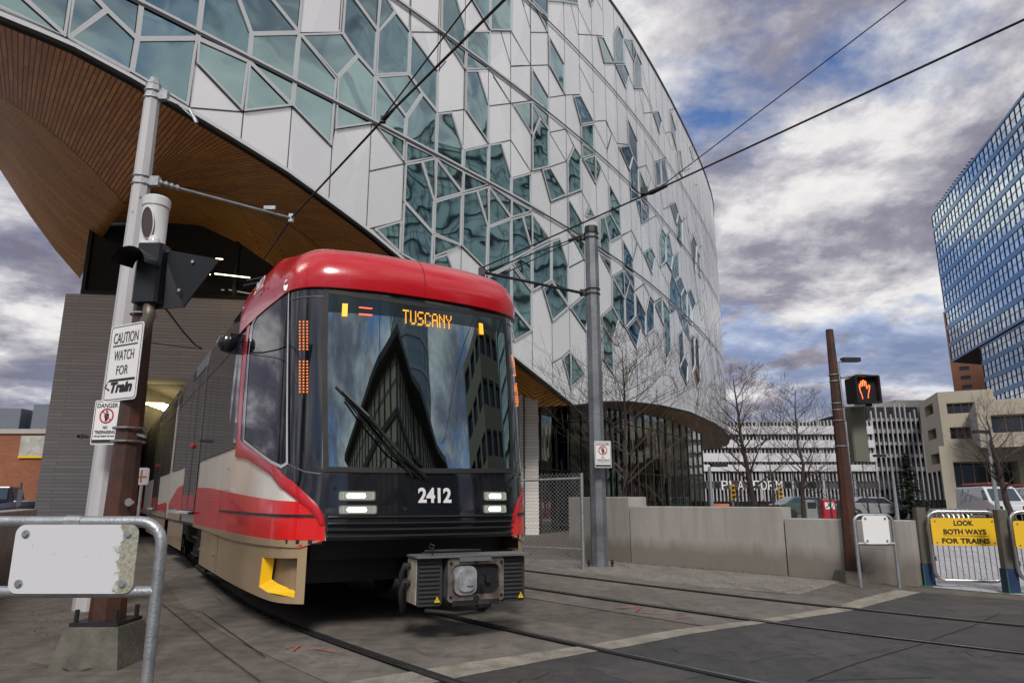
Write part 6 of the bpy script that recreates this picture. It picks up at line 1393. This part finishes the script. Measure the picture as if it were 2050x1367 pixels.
# --- street lamps and small things beyond the wall
def lamp_post(label, x, y0, F, arm=.7):
    o = empty('street_lamp', label, 'lamp', (X(x, 1000, F), F, 0), 0); z = Zat(x, y0, F); t = MB(); t.tube([(0, 0, 0), (0, 0, z)], [.11, .06], 8); t.tube([(0, 0, z), (arm, 0, z + .08)], .035, 6); t.build('pole', galv, o)
    t = MB(); t.bbox((arm - .1, -.15, z + .02), (arm + .6, .15, z + .16), .05); t.build('lamp_head', darkmetal, o); return o
lamp_post('slim street lamp whose head shows just right of the far brown post', 1705, 725, 26, .25); lamp_post('pale street lamp standing left of the evergreen', 1793, 915, 42, -.9); lamp_post('short street lamp in front of the glazed library corner', 1424, 935, 30, .15); lamp_post('pale pole rising in front of the beige office by the vans', 1995, 868, 33, -.5)
def traffic_light(label, x, y, F):
    o = empty('traffic_light', label, 'traffic light', (X(x, 1000, F), F, 0)); z = Zat(x, y, F); t = MB(); t.tube([(0, 0, 0), (0, 0, z)], .07, 8); t.build('pole', galv, o)
    t = MB(); t.bbox((-.2, -.3, z - .6), (.2, -.05, z + .6), .04); t.build('signal_housing', mat('traffic_yellow', (.65, .38, .03), .5), o)
    t = MB(); [t.tube([(0, -.29, z + q), (0, -.38, z + q)], .13, 10) for q in (-.38, 0, .38)]; t.build('lenses', black, o)
traffic_light('yellow traffic light under the lettered sign band', 1467, 985, 60); traffic_light('yellow traffic light right of the first one, below the sign band', 1562, 988, 66)
for lab, x, F, c in (('red newspaper box beyond the low wall', 1655, 40, (.42, .02, .03)), ('grey utility cabinet beyond the low wall', 1620, 44, (.2, .22, .22)), ('dark utility cabinet beside the red box', 1690, 42, (.08, .08, .09))):
    o = empty('street_cabinet', lab, 'cabinet', (X(x, 1000, F), F, 0)); t = MB(); t.bbox((-.35, -.3, .1), (.35, .3, 1.25), .04); t.build('body', mat('cabinet_paint', c, .4), o, False, .02)
    t = MB(); t.box((-.26, -.312, .75), (.26, -.302, 1.12)); t.build('front_panel', white_sign if c[0] > .3 else darkmetal, o)
    t = MB(); [t.box((sx - .03, -.25, 0), (sx + .03, .25, .1)) for sx in (-.28, .28)]; t.build('feet', darkmetal, o)
def bollard_barrier(lab, x, F, w_):
    o = empty('road_barrier', lab, 'barrier', (X(x, 1000, F), F, 0)); t = MB(); t.bbox((-w_ / 2, -.15, .6), (w_ / 2, .05, 1.0), .03); t.build('board', mat('orange_white_board', (.65, .20, .10), .5, 0, .3, 2), o); t = MB(); [t.box((s_ * w_ * .4 - .04, -.2, 0), (s_ * w_ * .4 + .04, .2, .6)) for s_ in (-1, 1)]; t.build('legs', darkmetal, o)
bollard_barrier('orange road barrier left of the far brown post', 1675, 50, 1.6); bollard_barrier('orange road barrier right of the far brown post', 1775, 52, 2.2); bollard_barrier('orange road barrier left of the first traffic light', 1440, 55, 1.4)
# bicycle racks beyond the gate
for i in range(7):
    o = empty('bicycle_rack', 'steel hoop bicycle rack in the row seen above the yellow gate sign', 'bike rack', (X(1868 + i * 14, 1000, 20), 20 + i * .1, 0), 0, 'row of steel hoop bicycle racks'); t = MB(); t.tube([(0, -.4, 0), (0, -.4, .75), (0, -.2, .92), (0, .2, .92), (0, .4, .75), (0, .4, 0)], .028, 8); t.build('hoop', steel, o, True)
    t = MB(); t.box((-.08, -.5, 0), (.08, .5, .012)); t.build('base_plate', darkmetal, o)
# --- parked cars glimpsed beyond the wall
def car(label, c, rz, col, pickup=False, group=None):
    o = empty('parked_pickup' if pickup else 'parked_car', label, 'pickup' if pickup else 'car', (c.x, c.y, 0), rz, group)
    prof = [(-2.3, .35), (2.3, .35), (2.35, .7), (2.2, .92), (1.1, 1.0), (.5, 1.45), (-1.2, 1.48), (-1.9, 1.05), (-2.32, .98)] if not pickup else [(-2.8, .5), (2.75, .5), (2.8, .85), (2.6, 1.12), (1.5, 1.18), (.95, 1.75), (-.55, 1.78), (-.75, 1.2), (-2.8, 1.2)]
    n = len(prof); V = [(x, y * (1 if z < 1.19 else .86), z) for y in (-.9, .9) for x, z in prof]; t = MB(); t.faces(V, [tuple(range(n))[::-1], tuple(range(n, 2 * n))] + [(k, (k + 1) % n, n + (k + 1) % n, n + k) for k in range(n)]); t.build('body', mat('car_paint', col, .2, .2, 0, coat=.8), o, False, .06)
    t = MB(); a, b, c_, d_ = (prof[4], prof[5], prof[6], prof[7])
    for s_ in (-1, 1): t.poly([(a[0] - .15, s_ * .905, a[1] + .03), (b[0] - .06, s_ * .80, b[1] - .06), (c_[0] + .1, s_ * .80, c_[1] - .08), (d_[0] + .25, s_ * .905, d_[1] + .05)])
    t.build('glazing', vgl, o)
    for x in (-1.5, 1.55) if not pickup else (-1.8, 1.8):
        for s_ in (-1, 1): t = MB(Matrix.Translation((x, s_ * .82, .34)) @ Matrix.Rotation(R(90), 4, 'X')); t.lathe([(.001, -.1), (.34, -.09), (.34, .09), (.001, .1)], 16); t.build('wheel', rubber, o)
    t = MB(); [t.cbox((-2.33 if not pickup else -2.8, s_ * .72, .85 if not pickup else 1.0), (.05, .2, .25)) for s_ in (-1, 1)]; t.build('tail_lamps', sign_red, o)
car('dark green car passing beyond the wall below the sign band', vp(1615, 48), R(5), (.05, .09, .08)); car('silver car beyond the wall right of the far brown post', vp(1745, 50), R(0), (.3, .31, .32))
car('dark navy pickup parked before the brick building at the left edge', Vector((X(-2, 1010, 31), 31, 0)), R(200), (.02, .025, .05), True)
# --- left side buildings
lb = empty('brick_building', 'orange red brick building with a faded poster at the left edge', 'building', (-30, 40, 0)); brk = mat('orange_red_brick', (.36, .12, .05), .85, 0, 0); g = NT(brk); ox = g.n('ShaderNodeSeparateXYZ', {0: g.tc.outputs['Object']}); cb = g.n('ShaderNodeCombineXYZ', {0: ox.outputs[0], 1: ox.outputs[2]}).outputs[0]
bt2 = g.n('ShaderNodeTexBrick', {0: cb, 'Color1': (.38, .125, .05, 1), 'Color2': (.27, .085, .04, 1), 'Mortar': (.20, .13, .10, 1), 'Scale': 1., 'Mortar Size': .012, 'Brick Width': .30, 'Row Height': .10}); g.out(base=g.mix(g.ramp(g.noise(cb, .8, 6), [(.35, .4), (.6, 0)]), bt2.outputs[0], (.22, .08, .04)))
zb1 = Zat(40, 868, 38); t = WB(lb); t.box((X(-300, 900, 38), 38, 0), (X(150, 900, 38), 52, zb1)); t.build('wall', brk, lb)
t = WB(lb); t.box((X(-300, 900, 38) - .1, 37.9, zb1 + .002), (X(150, 900, 38) + .1, 52.1, zb1 + .25)); t.build('parapet', mat('pale_parapet', (.4, .38, .36), .7), lb)
t = WB(lb); a, b = D(42, 872, 37.9), D(96, 912, 37.9); t.box((a.x, 37.93, b.z), (b.x, 37.99, a.z)); po = t.build('faded_poster', mat('faded_map_poster', (.42, .42, .38), .6, 0, .35, 3), lb); t = WB(lb); t.box((a.x, 37.90, b.z - .12), (b.x, 37.98, b.z - .003)); t.build('poster_yellow_strip', yellow_sign, lb)
sb = empty('grey_building', 'blue grey slate clad building with a glazed slot behind the brick one', 'building', (-50, 70, 0)); sl_ = mat('blue_grey_slate', (.15, .165, .20), .6, 0, .12, 1); zs_ = Zat(40, 809, 66)
t = WB(sb); t.box((X(-300, 850, 66), 66, 0), (X(38, 850, 66), 80, zs_ - .4)); t.box((X(62, 850, 66), 66, 0), (X(170, 850, 66), 80, zs_)); t.build('wall', sl_, sb)
t = WB(sb); t.box((X(38, 850, 66), 67.5, 0), (X(62, 850, 66), 79, zs_ - .5)); t.build('glazed_slot', mat('pale_blue_glazing', (.2, .3, .36), .1, .5, 0), sb)
t = WB(sb); [t.box((X(38 + 24 * k / 6, 850, 66) - .05, 67.35, 0), (X(38 + 24 * k / 6, 850, 66) + .05, 67.45, zs_ - .5)) for k in range(1, 6)]; t.build('slot_mullions', darkmetal, sb)
o = empty('sign_post', 'thin leaning grey post in front of the brick building', 'post', (X(38, 1000, 22), 22, 0)); t = MB(); t.tube([(0, 0, 0), (0, 0, Zat(46, 966, 22))], .035, 6); t.build('stem', galv, o); t = MB(); t.box((-.03, -.06, 1.0), (.12, -.045, 1.5)); t.build('edge_on_plate', galv, o)
# ================================================================== ACROSS THE STREET, behind the viewpoint: seen only in the glass
teal = mat('teal_tower_glass', (.78, .97, .92), .25, .15, .2, .25); tsp = mat('pale_teal_spandrel', (.30, .50, .46), .3, .2, .15, .3); tmu = mat('dark_teal_mullion', (.02, .05, .05), .4)
tt_ = empty('glass_tower', 'teal glass tower across the street mirrored in the library windows', 'building', (60, 5, 0)); winbox(tt_, [(54, 62), (72, 12), (95, 8)], 0, 50, 2.6, 13, teal, tmu, tmu, .12, .3)
t = WB(tt_); t.poly([(54, 62, 50), (72, 12, 50), (95, 8, 50), (95, 60, 50)]); t.build('roof', tmu, tt_)
ob = empty('corner_office', 'brown glass office with projecting cornice mirrored in the tram windscreen', 'building', (25, -20, 0)); brg = mat('amber_brown_glazing', (.62, .54, .38), .2, .3, .2, .4); brf = mat('dark_bronze_fins', (.10, .09, .075), .5)
winbox(ob, [(66, -27), (17, -12.3), (14, -34)], 0, 15.5, 1.5, 5, brg, brf, brf, .12, .25); t = WB(ob); cor = [(66, -25.5), (16, -10.6), (12.6, -34.5), (50, -50)]; t.poly([(*p, 15.6) for p in cor]); t.poly([(*p, 16.1) for p in cor]); t.grid([[(*p, 15.6) for p in cor], [(*p, 16.1) for p in cor]]); t.build('cornice', brf, ob)
ob2 = empty('dark_office', 'dark slab office mirrored at the right of the tram windscreen', 'building', (40, 5, 0)); punched(ob2, [(40, 9), (35, 1), (39, -8)], 0, 21, 3.2, 6, mat('dark_beige_precast', (.24, .21, .16), .8), glw, .7, .5, .6); t = WB(ob2); t.poly([(40, 9, 21), (35, 1, 21), (39, -8, 21), (60, -8, 21), (60, 9, 21)]); t.build('roof', conc2, ob2)
bw = empty('curved_tower', 'distant curved lattice tower mirrored in the tram windscreen', 'building', (80, -75, 0)); Q = [(86 + 14 * math.cos(R(a)), -70 + 14 * math.sin(R(a))) for a in range(60, 241, 15)][::-1]; winbox(bw, Q[::-1], 0, 88, 3, 14, mat('pale_tower_glass', (.35, .42, .46), .2, .4, .1), whitef, whitef, .15, .3)
